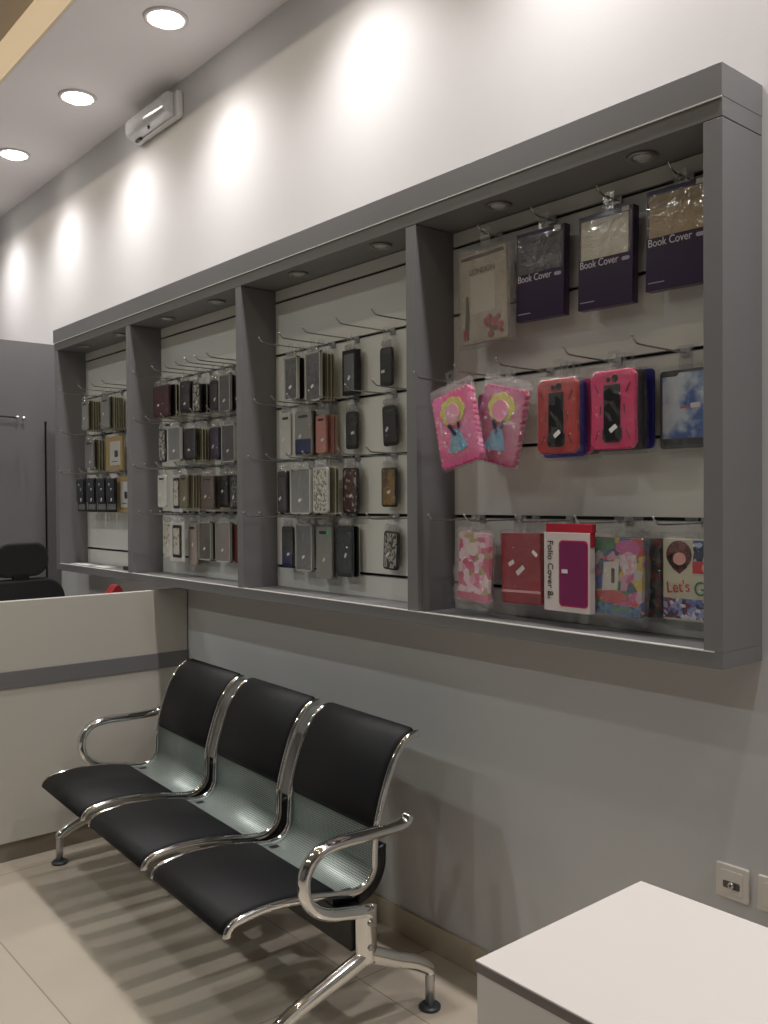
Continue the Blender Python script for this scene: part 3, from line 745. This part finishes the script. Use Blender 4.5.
plain_case(-1.586, -0.053, 1.865, 0.152, 0.204, rgb(40, 36, 40), 'black tablet case at the back of the red rugged case stack', 'black_silicone', 1.909)
plain_case(-1.411, -0.093, 1.872, 0.146, 0.207, rgb(56, 52, 62), 'charcoal tablet case right behind the hot pink rugged case', 'char_silicone', 1.909)
plain_case(-1.408, -0.062, 1.876, 0.154, 0.208, rgb(40, 38, 120), 'dark blue tablet case at the back of the hot pink stack', 'darkblue_silicone', 1.909)
# behind the crinkled cases
plain_case(-1.868, -0.075, 1.862, 0.150, 0.200, rgb(150, 40, 100), 'plum tablet case half hidden behind the crinkled magenta case', 'plum_silicone', 1.909)

# sky-printed tablet cover
t = thing('tablet_cover', 'tablet cover printed with blue sky and white clouds beside the cabinet end', 'tablet cover', (-1.240, -0.062, 1.862))
MB().rrect(0.142, 0.198, 0, 0.012, 0.010, 0, -0.099).done('cover_body', mat('slate_cover', rgb(74, 80, 84), 0.4), t, bevel=0.002)
P_sky = pattern('sky_print', [rgb(40, 74, 150), rgb(70, 108, 176), rgb(196, 208, 222), rgb(214, 220, 226)], 14, kind='noise')
MB().box(-0.062, 0.066, -0.001, 0, -0.172, -0.008).done('sky_print', P_sky, t)
MB().prism([(-0.066, -0.002), (-0.010, -0.002), (-0.022, -0.016), (-0.066, -0.016)], -0.0018, 0).done('header_tab', mat('slate_dark', rgb(52, 56, 60), 0.4), t)
MB().box(-0.060, 0.064, -0.0018, 0, -0.190, -0.176).done('footer_band', mat('slate_dark', rgb(52, 56, 60), 0.4), t)
sticker(t, 0.030, -0.092, 0.026, 0.012, 4, y=-0.0015)
MB().box(-0.012, 0.014, -0.0016, -0.001, -0.098, -0.092).done('red_print', mat('soft_red_ink', rgb(190, 110, 116), 0.5), t)
bag(t, 0.160, 0.222, 0.012, amp=0.004, nx=8, nz=10, z0=0.012, seed=31)
tab(t, 1.909 - 1.862, w=0.04, yoff=0.005)

# bottom row of the rightmost bay
ZR = 1.476
t = thing('tablet_case', 'pink printed tablet pouch in a clear bag at the left of the bottom row', 'tablet case', (-1.905, -0.135, 1.440)); t.rotation_euler = (0, R(3), 0)
MB().rrect(0.126, 0.205, 0, 0.016, 0.008, 0.004, -0.104).done('case_body', pattern('pink_print', [rgb(214, 92, 130), rgb(230, 150, 176), rgb(226, 196, 200), rgb(204, 70, 112), rgb(170, 150, 90), rgb(236, 206, 214)], 50), t, bevel=0.002)
MB().rrect(0.130, 0.022, -0.001, 0.017, 0.005, 0.004, -0.196).done('pink_hem', mat('pink_hem', rgb(200, 84, 118), 0.45), t)
mb = MB(); disc(mb, 0.0, -0.052, 0.024, 0.020, -0.0015, 0); mb.done('pale_blossom', mat('pale_blossom', rgb(232, 210, 206), 0.5), t)
bag(t, 0.165, 0.235, 0.018, amp=0.010, nx=12, nz=16, z0=0.012, seed=41, m=MATS['crinkled_film'])
tab(t, ZR - 1.440, w=0.036, yoff=0.006)
plain_case(-1.938, -0.095, 1.436, 0.130, 0.200, rgb(176, 66, 100), 'pink tablet case behind the printed pink pouch', 'rose_silicone', ZR)

t = thing('tablet_folio', 'plain dark red tablet folio with a white elastic band and stickers', 'tablet case', (-1.742, -0.110, 1.440)); t.rotation_euler = (0, R(-1), 0)
MB().rrect(0.148, 0.205, 0, 0.016, 0.004, 0, -0.1025).done('cover_body', mat('dark_red_leatherette', rgb(150, 30, 46), 0.45, bump=0.03, bscale=200), t, bevel=0.002)
MB().box(-0.074, 0.073, -0.0012, 0.0, -0.173, -0.166).done('elastic_band', mat('elastic', rgb(212, 160, 160), 0.6), t)
sticker(t, -0.034, -0.088, 0.022, 0.012, 30); sticker(t, 0.0, -0.108, 0.034, 0.014, 38); sticker(t, 0.055, -0.058, 0.022, 0.010, -40)
MB().box(0.020, 0.060, -0.0012, 0.0, -0.192, -0.184).done('embossed_mark', mat('emboss_red', rgb(120, 26, 38), 0.5), t)
bag(t, 0.172, 0.228, 0.018, amp=0.005, nx=8, nz=10, z0=0.012, seed=42)
tab(t, ZR - 1.440, w=0.036, yoff=0.006)
plain_case(-1.728, -0.062, 1.438, 0.150, 0.200, rgb(60, 64, 50), 'dark olive tablet case behind the plain red folio', 'olive_silicone', ZR)

t = thing('folio_cover_box', 'white folio cover box with a purple window and red top flap', 'tablet cover box', (-1.5625, -0.125, 1.458))
MB().box(-0.078, 0.078, 0, 0.024, -0.230, -0.012).done('carton', mat('folio_white', rgb(218, 208, 204), 0.4), t, bevel=0.001)
MB().box(-0.074, 0.084, 0.003, 0.021, -0.012, 0.012).box(0.078, 0.0805, 0.002, 0.022, -0.05, -0.012).done('top_flap', mat('flap_red', rgb(186, 34, 56), 0.4), t, bevel=0.001)
MB().rrect(0.098, 0.182, -0.001, 0, 0.012, 0.024, -0.124).done('window_border', mat('pink_border', rgb(196, 36, 92), 0.4), t)
MB().rrect(0.090, 0.174, -0.002, -0.001, 0.010, 0.024, -0.124).done('purple_cover', mat('purple_cover', rgb(128, 40, 92), 0.3, coat=0.5, noise=0.2, nscale=6), t)
text('Folio Cover 8', 0.0275, M_ink, t, -0.064, -0.034, rot=90)
MB().box(-0.066, -0.058, -0.0008, 0, -0.198, -0.176).done('small_print', mat('grey_ink', rgb(140, 130, 130), 0.5), t)
sticker(t, -0.004, -0.118, 0.020, 0.011, 0, y=-0.0025)
tab(t, ZR - 1.458 + 0.0, w=0.03, yoff=0.012) if False else MB().box(-0.008, 0.008, 0.010, 0.014, 0.010, 0.030).done('hang_tab', M_pvc, t)

t = thing('tablet_case', 'multicoloured cartoon printed tablet case with a white cut-out in a clear bag', 'tablet case', (-1.420, -0.088, 1.436)); t.rotation_euler = (0, R(1.5), 0)
P_multi = pattern('multicolour_print', [rgb(36, 128, 84), rgb(206, 70, 140), rgb(200, 38, 52), rgb(44, 90, 168), rgb(196, 190, 186), rgb(206, 178, 70), rgb(30, 60, 90), rgb(208, 150, 176)], 44)
MB().rrect(0.150, 0.208, 0, 0.016, 0.006, 0, -0.105).done('case_body', P_multi, t, bevel=0.002)
mb = MB(); mb.prism([(-0.075, -0.002), (-0.01, -0.002), (-0.01, -0.030), (-0.045, -0.044), (-0.075, -0.03)], -0.001, 0); mb.done('green_print', mat('green_print', rgb(30, 120, 80), 0.4), t)
mb = MB(); disc(mb, 0.030, -0.026, 0.038, 0.020, -0.0015, 0); mb.done('magenta_print', mat('magenta_print', rgb(200, 64, 150), 0.4), t)
mb = MB(); disc(mb, 0.034, -0.066, 0.026, 0.030, -0.0018, 0); mb.done('pale_print', pattern('pale_pink_patches', [rgb(214, 200, 204), rgb(220, 160, 184), rgb(224, 214, 214)], 120), t)
mb = MB(); disc(mb, -0.018, -0.158, 0.052, 0.017, -0.0015, 0); mb.done('red_print', mat('red_print', rgb(196, 40, 50), 0.4), t)
MB().box(-0.070, 0.070, -0.001, 0.0, -0.205, -0.180).done('blue_print', pattern('blue_patches', [rgb(40, 92, 160), rgb(60, 130, 190), rgb(30, 120, 90), rgb(40, 60, 110)], 80), t)
MB().prism([(-0.046, -0.145), (0.002, -0.138), (0.006, -0.058), (-0.004, -0.056), (-0.006, -0.064), (-0.042, -0.068)], -0.003, -0.001).done('white_cutout', mat('white_cutout', rgb(214, 208, 196), 0.4), t)
MB().rrect(0.010, 0.040, -0.004, -0.003, 0.003, -0.012, -0.102).done('dark_slot', M_ink, t)
bag(t, 0.185, 0.250, 0.018, amp=0.009, nx=12, nz=14, z0=0.020, seed=43, m=MATS['crinkled_film'])
tab(t, ZR - 1.436, w=0.036, yoff=0.006)
t = thing('tablet_case', 'dark patterned tablet case hanging behind the multicoloured one', 'tablet case', (-1.390, -0.050, 1.436))
MB().rrect(0.150, 0.208, 0, 0.014, 0.006, 0, -0.105).done('case_body', pattern('dark_multi_print', [rgb(34, 34, 38), rgb(58, 60, 60), rgb(110, 40, 40), rgb(40, 44, 60), rgb(90, 92, 88)], 70), t, bevel=0.002)
bag(t, 0.170, 0.235, 0.014, amp=0.005, nx=8, nz=10, z0=0.014, seed=44)
tab(t, ZR - 1.436, w=0.036, yoff=0.006)

t = thing('tablet_case', "colourful tablet case with red and green lettering beside the cabinet end", 'tablet case', (-1.223, -0.065, 1.436))
MB().rrect(0.155, 0.206, 0, 0.014, 0.006, 0, -0.103).done('case_body', mat('pale_cream_print', rgb(200, 194, 170), 0.4), t, bevel=0.002)
MB().box(-0.076, 0.076, -0.0008, 0, -0.200, -0.150).done('lower_print', pattern('lower_print', [rgb(60, 44, 70), rgb(150, 150, 190), rgb(120, 36, 60), rgb(90, 110, 170), rgb(210, 208, 214)], 95), t)
mb = MB(); disc(mb, -0.032, -0.040, 0.036, 0.036, -0.001, 0, rot=20); mb.prism([(-0.066, -0.045), (-0.03, -0.03), (-0.008, -0.070), (-0.030, -0.088), (-0.050, -0.075)], -0.001, 0); mb.done('brown_print', pattern('brown_patches', [rgb(92, 36, 34), rgb(120, 52, 42), rgb(70, 30, 32)], 90), t)
mb = MB(); disc(mb, -0.030, -0.050, 0.018, 0.016, -0.0018, -0.001); disc(mb, 0.050, -0.070, 0.018, 0.016, -0.0018, 0); mb.done('peach_print', mat('peach_print', rgb(222, 160, 150), 0.4), t)
MB().box(0.008, 0.076, -0.001, 0, -0.055, -0.003).done('blue_print', pattern('blue_white_print', [rgb(36, 48, 92), rgb(70, 92, 150), rgb(170, 184, 200), rgb(40, 40, 60)], 70), t)
MB().box(0.006, 0.076, -0.0008, 0, -0.085, -0.055).done('red_print', mat('red_print', rgb(196, 40, 50), 0.4), t)
text("Let's", 0.042, mat('red_print', rgb(196, 40, 50), 0.4), t, -0.066, -0.138, y=-0.0015, rot=-6, sx=0.85)
text('Go', 0.050, mat('green_print', rgb(30, 120, 80), 0.4), t, 0.012, -0.142, y=-0.0015, rot=-8, sx=0.9)
bag(t, 0.178, 0.240, 0.016, amp=0.007, nx=10, nz=12, z0=0.018, seed=45)
tab(t, ZR - 1.436, w=0.036, yoff=0.006)

# papers on the ledge of the leftmost bay
for i, (x, y, a, w_, l_, lab) in enumerate(((-4.99, -0.105, 12, 0.085, 0.22, 'white paper slip on the cabinet ledge, left of two'), (-4.72, -0.098, -10, 0.09, 0.19, 'white paper slip on the cabinet ledge, right of two'))):
    o = MB().box(-l_ / 2, l_ / 2, -w_ / 2 * 0.9, w_ / 2 * 0.9, 0, 0.0012).done('paper_slip', mat('paper', rgb(226, 224, 216), 0.6), loc=(x, y, ZI0 + 0.0005))
    o.rotation_euler = (0, 0, R(a * 0.3)); tag(o, lab, 'paper', 'paper slips on the cabinet ledge')
t = MB().rrect(0.16, 0.045, 0, 0.018, 0.006).done('charging_tray', M_blackp) ; t.rotation_euler = (PI / 2, 0, 0); t.location = (-4.36, -0.100, ZI0 + 0.0005)
tag(t, 'small flat dark pack lying on the cabinet ledge by the first divider', 'pack')
t.name = 'flat_pack'

# ------------------------------------------------------------------ reception counter (far left)
XC = -3.965
ct = thing('reception_counter', 'white and grey reception counter running out from the wall behind the seats', 'counter', (XC - 0.3, -1.0, 0))
L_ = -2.6
def ci(o): o.location = (-(XC - 0.3), 1.0, 0); return o
ci(MB().box(XC - 0.04, XC, L_, -0.006, 0.8147, 1.1144).done('upper_panel', M_counter, ct, bevel=0.0015))
ci(MB().box(XC - 0.04, XC + 0.006, L_, -0.006, 0.7427, 0.8145).done('grey_band', M_grey, ct, bevel=0.0015))
ci(MB().box(XC - 0.04, XC, L_, -0.006, 0.083, 0.7425).done('lower_panel', M_counter, ct, bevel=0.0015))
ci(MB().box(XC - 0.05, XC - 0.012, L_, -0.006, 0.0, 0.083).done('plinth', M_kick, ct))
ci(MB().box(XC - 0.62, XC - 0.041, L_, -0.02, 0.715, 0.742).done('desk_top', M_white, ct, bevel=0.002))
ci(MB().box(XC - 0.60, XC - 0.041, L_, L_ + 0.03, 0.0, 0.714).done('end_panel', M_counter, ct))

# red paper bag on the counter's desk
t = thing('paper_bag', 'small red paper bag peeking over the reception counter near the wall', 'bag', (-4.22, -0.265, 0.7425))
t.rotation_euler = (0, 0, R(90))
MB().prism([(-0.07, 0), (0.07, 0), (0.07, 0.30), (0.012, 0.388), (-0.004, 0.388), (-0.07, 0.30)], -0.035, 0.035).done('bag_body', mat('red_paper', rgb(140, 26, 34), 0.5), t, bevel=0.003)
MB().box(-0.02, 0.02, -0.0365, -0.0352, 0.20, 0.24).done('price_sticker', M_tag, t)

# ------------------------------------------------------------------ tall grey cabinet at the end
tc_ = thing('tall_cabinet', 'tall flat dark grey cabinet standing beyond the display cabinet', 'cabinet', (-5.9, -1.0, 0))
def ti(o): o.location = (5.9, 1.0, 0); return o
ti(MB().box(-6.2, -5.645, -2.4, -0.005, 0.0, 2.515).done('body', M_grey, tc_, bevel=0.002))
ti(MB().box(-5.645, -5.620, -2.4, -0.097, 0.06, 2.035).done('door_panel', M_grey, tc_))
ti(MB().box(-5.645, -5.620, -0.083, -0.005, 0.06, 2.515).done('edge_post', M_grey, tc_))
ti(MB().box(-5.645, -5.620, -2.4, -0.083, 2.035, 2.515).done('upper_panel', M_grey, tc_))
ti(MB().box(-5.6455, -5.640, -0.097, -0.083, 0.06, 2.034).done('groove', M_dark, tc_))
t = thing('peg_hook', 'small chrome peg hook with two beads on the tall grey cabinet', 'hook', (-5.62, -0.40, 2.052))
MB().sweep([(0.0, 0.0, 0), (0.03, 0.0, 0), (0.034, 0.06, -0.002), (0.034, 0.135, -0.006)], (0.005, 0.005), side=(0, 0, 1)).done('rod', M_dark, t, smooth=True)
MB().lathe([(0.004, -0.012), (0.012, -0.008), (0.014, 0), (0.012, 0.008), (0.004, 0.012)], 0.034, 0.13, -0.006, n=14, axis='y').lathe([(0.004, -0.012), (0.010, -0.008), (0.012, 0), (0.010, 0.008), (0.004, 0.012)], 0.034, 0.168, -0.008, n=14, axis='y').done('bead', M_alu, t, smooth=True)

# ------------------------------------------------------------------ office chair behind the counter
oc = thing('office_chair', 'black high backed office chair with a rounded headrest behind the counter', 'office chair', (-4.93, -0.60, 0), R(-90 + 12))
# local: chair faces -y (its back towards +y) -> rotated so the back faces the counter side
def rr3(w_, h_, y0, y1, cz, r, name, m, bev=0.02, parent=oc, cx=0):
    return MB().rrect(w_, h_, y0, y1, r, cx, cz, n=8).done(name, m, parent, bevel=bev, seg=4)
rr3(0.31, 0.18, 0.18, 0.25, 1.245, 0.085, 'headrest', M_chairf)
MB().box(-0.045, 0.045, 0.215, 0.245, 1.10, 1.20).done('headrest_stem', M_blackp, oc, bevel=0.008)
rr3(0.50, 0.62, 0.18, 0.25, 0.835, 0.12, 'backrest', M_chairf)
MB().rrect(0.50, 0.48, 0, 0.08, 0.08).done('seat', M_chairf, oc, bevel=0.02, seg=4).matrix_local = Matrix.Translation((0, 0.0, 0.54)) @ Matrix.Rotation(-PI / 2, 4, 'X')
MB().box(-0.03, 0.03, 0.20, 0.25, 0.42, 0.60).box(-0.03, 0.03, 0.0, 0.25, 0.42, 0.455).done('back_bracket', M_blackp, oc, bevel=0.005)
for sx in (-1, 1):
    MB().sweep(spline([(sx * 0.22, 0.08, 0.46), (sx * 0.28, 0.08, 0.52), (sx * 0.285, 0.07, 0.66), (sx * 0.28, 0.0, 0.70), (sx * 0.27, -0.15, 0.70)], 5), (0.015, 0.02)).done('armrest', M_blackp, oc, smooth=True)
MB().lathe([(0.04, 0.10), (0.04, 0.28), (0.025, 0.28), (0.025, 0.46)], n=20).done('gas_column', M_blackp, oc)
for k in range(5):
    a = R(72 * k + 18)
    b_ = MB().sweep([(0.03 * math.cos(a), 0.03 * math.sin(a), 0.12), (0.29 * math.cos(a), 0.29 * math.sin(a), 0.085)], [(0.018, 0.028), (0.012, 0.018)]).done('base_arm', M_blackp, oc, smooth=True)
    MB().lathe([(0.012, -0.022), (0.0285, -0.018), (0.0285, 0.018), (0.012, 0.022)], 0.29 * math.cos(a), 0.29 * math.sin(a), 0.029, n=16, axis='x').box(0.29 * math.cos(a) - 0.006, 0.29 * math.cos(a) + 0.006, 0.29 * math.sin(a) - 0.006, 0.29 * math.sin(a) + 0.006, 0.05, 0.08).done('caster', M_blackp, b_, smooth=False)

# ------------------------------------------------------------------ beam seating
bench = thing('waiting_bench', 'three seat chrome waiting bench with black pads against the wall', 'bench', (-2.896, -0.452, 0), -0.053)
PROF = spline([(-.378, .366), (-.372, .384), (-.345, .398), (-.25, .408), (-.12, .398), (-.03, .382), (.035, .374), (.085, .388), (.112, .425), (.116, .48), (.122, .54), (.148, .635), (.184, .725), (.222, .780), (.255, .803), (.283, .807)], 5)
def offs(pts, d):
    out = []
    for i, p in enumerate(pts):
        t_ = (pts[min(i + 1, len(pts) - 1)] - pts[max(i - 1, 0)]).normalized()
        n_ = Vector((-t_.y, t_.x)); out.append(p + n_ * d)
    return out
def shell(pts, d0, d1, x0, x1, taper=True):
    """closed section between two offsets of the profile, extruded in x, with uv"""
    a = offs(pts, d0); b = offs(pts, d1)
    if taper:
        for k, f in ((0, .25), (1, .75), (-1, .25), (-2, .75)): b[k] = a[k] + (b[k] - a[k]) * f
    mb = MB(); ring = a + b[::-1]
    xs = [x0, x0 + 0.012, x1 - 0.012, x1] if taper else [x0, x1]
    rows = []
    for i, x in enumerate(xs):
        rr = ring
        if taper and i in (0, 3): rr = a + [a[len(a) - 1 - k] + (b[::-1][k] - a[len(a) - 1 - k]) * 0.45 for k in range(len(b))]
        rows.append([mb.bm.verts.new((x, p.x, p.y)) for p in rr])
    n_ = len(ring)
    for r0, r1 in zip(rows, rows[1:]):
        for i in range(n_): mb.bm.faces.new((r0[i], r1[i], r1[(i + 1) % n_], r0[(i + 1) % n_]))
    half = len(a)
    for r_, fl in ((rows[0], False), (rows[-1], True)):
        for i in range(half - 1):
            q = (r_[i], r_[i + 1], r_[n_ - 2 - i], r_[n_ - 1 - i])
            mb.bm.faces.new(q[::-1] if fl else q)
    return mb
def sub(y0z, y1z):
    """indices of the profile between two fractions"""
    return PROF[y0z:y1z]
iA = 27; iB = 50       # end of the seat pad, start of the back pad (profile indices, 5 per span)
W2 = 0.243
for k in (-1, 0, 1):
    cx = k * 0.565
    st = bpy.data.objects.new('seat', None); C.objects.link(st); st.parent = bench; st.location = (cx, 0, 0)
    mb = shell(PROF, -0.001, 0.001, -W2 + 0.006, W2 - 0.006, taper=False)
    uvl = mb.bm.loops.layers.uv.new('UVMap')
    s_ = [0.0]
    for i in range(1, len(PROF)): s_.append(s_[-1] + (PROF[i] - PROF[i - 1]).length)
    for f in mb.bm.faces:
        for lp in f.loops:
            co = lp.vert.co
            j = min(range(len(PROF)), key=lambda q: (PROF[q].x - co.y) ** 2 + (PROF[q].y - co.z) ** 2)
            lp[uvl].uv = (co.x, s_[j])
    mb.done('perforated_shell', M_perf, st, smooth=True)
    shell(PROF[0:iA], 0.0015, 0.020, -W2 + 0.012, W2 - 0.012).done('seat_pad', M_leather, st, smooth=True)
    shell(PROF[iB:], 0.0015, 0.020, -W2 + 0.012, W2 - 0.012).done('back_pad', M_leather, st, smooth=True)
    shell(PROF[31:47], -0.048, -0.0025, -W2 + 0.012, W2 - 0.012).done('under_shell', M_blackp, st, smooth=True)
    for sx in (-1, 1):
        MB().sweep([(sx * W2, p.x, p.y) for p in offs(PROF, 0.004)], (0.0125, 0.0085), n=10).done('side_rail', M_chrome, st, smooth=True)
        MB().box(sx * 0.215 - 0.012, sx * 0.215 + 0.012, -0.03, 0.05, 0.352, 0.376).done('mounting_bracket', M_blackp, st)
MB().box(-0.885, 0.885, -0.030, 0.040, 0.250, 0.350).done('beam', M_blackp, bench, bevel=0.004)
for sx in (-1, 1):
    xx = sx * 0.900
    arm = spline([(.168, .606), (.152, .586), (.10, .580), (.0, .580), (-.09, .580), (-.155, .564), (-.192, .518), (-.193, .462), (-.168, .418), (-.120, .388), (-.05, .372), (.005, .362), (.020, .350)], 6)
    MB().sweep([(xx, p.x, p.y) for p in arm], (0.0175, 0.022), n=16).done('armrest', M_chrome, bench, smooth=True)
    post = spline([(.012, .372), (.012, .34), (.012, .30), (.012, .25), (.012, .215)], 3)
    po = MB().sweep([(xx, p.x, p.y) for p in post], (0.036, 0.021), n=16).done('post', M_chrome, bench, smooth=True)
    MB().lathe([(0.008, 0), (0.009, 0.003), (0.006, 0.005)], xx + sx * 0.020 - (0.005 if sx < 0 else 0), 0.012, 0.335, n=12, axis='x').lathe([(0.008, 0), (0.009, 0.003), (0.006, 0.005)], xx + sx * 0.020 - (0.005 if sx < 0 else 0), 0.012, 0.265, n=12, axis='x').done('bolt', M_wire, po, smooth=True)
    for yf_, nm in ((-0.293, 1), (0.249, 0)):
        s_f = 1 if yf_ > 0 else -1
        leg = spline([(.012, .240), (.012 + s_f * .035, .222), (.012 + (yf_ - .012) * .45, .188), (.012 + (yf_ - .012) * .75, .158), (yf_ - s_f * .012, .128), (yf_, .112)], 5)
        n_ = len(leg)
        lg = MB().sweep([(xx, p.x, p.y) for p in leg], [(0.029 - 0.011 * i / n_, 0.020) for i in range(n_)], n=14).done('leg', M_chrome, bench, smooth=True)
        MB().lathe([(0.0145, 0.014), (0.015, 0.10), (0.015, 0.125), (0.008, 0.130)], xx, yf_, 0, n=20).done('leg_stub', M_satin, lg, smooth=True)
        MB().lathe([(0.030, 0.0), (0.033, 0.003), (0.033, 0.009), (0.028, 0.013), (0.0146, 0.0145)], xx, yf_, 0, n=28).done('foot_pad', mat('dark_rubber', rgb(48, 56, 60), 0.4, coat=0.4), lg)

# ------------------------------------------------------------------ white desk corner (near right)
dk = thing('desk', 'white topped desk with a grey edge at the lower right, near the wall sockets', 'desk', (-0.45, -0.75, 0))
DX0, DX1, DY0, DY1, DZ = -1.073, 0.17, -0.992, -0.503, 0.75
def di(o): o.location = (0.45, 0.75, 0); return o
di(MB().box(DX0, DX1, DY0, DY1, DZ - 0.003, DZ).done('desk_top', M_white, dk))
di(MB().box(DX0, DX1, DY0, DY1, DZ - 0.020, DZ - 0.0032).done('grey_edge', mat('desk_edge_grey', rgb(118, 108, 104), 0.4), dk, bevel=0.001))
di(MB().box(DX0 + 0.002, DX1, DY0 + 0.002, DY0 + 0.020, 0.0, DZ - 0.0202).done('front_panel', M_white, dk))
di(MB().box(DX0 + 0.002, DX0 + 0.020, DY0 + 0.0202, DY1, 0.0, DZ - 0.0202).done('side_panel', M_white, dk))
di(MB().box(DX1 - 0.018, DX1, DY0 + 0.0202, DY1, 0.0, DZ - 0.0202).done('side_panel', M_white, dk))

# ------------------------------------------------------------------ wall sockets
def plate(x, label, kind):
    t = thing('wall_socket', label, 'wall socket', (x, 0, 0.5835))
    MB().rrect(0.086, 0.086, -0.009, 0.0, 0.005).done('face_plate', M_plate, t, bevel=0.003, seg=3)
    MB().rrect(0.060, 0.058, -0.0105, -0.009, 0.004).done('inner_plate', M_plate, t, bevel=0.001)
    if kind:
        MB().rrect(0.044, 0.018, -0.0112, -0.0104, 0.004, 0, -0.006).done('connector_recess', mat('recess_grey', rgb(88, 84, 80), 0.5), t)
        MB().lathe([(0.007, -0.020), (0.008, -0.018), (0.008, -0.011)], 0.002, 0, -0.004, n=16, axis='y').done('coax_connector', M_alu, t, smooth=True)
        MB().lathe([(0.0025, -0.022), (0.0025, -0.0202)], 0.002, 0, -0.004, n=10, axis='y').done('centre_pin', M_dark, t)
    else:
        for dx, dz in ((-0.011, -0.008), (0.011, -0.008), (0, 0.012)):
            MB().rrect(0.006, 0.010, -0.0112, -0.0104, 0.001, dx, dz).done('pin_slot', M_dark, t)
    return t
plate(-1.145, 'white aerial socket plate on the wall behind the desk', 1)
plate(-1.036, 'white socket plate cut by the right edge of the picture', 0)
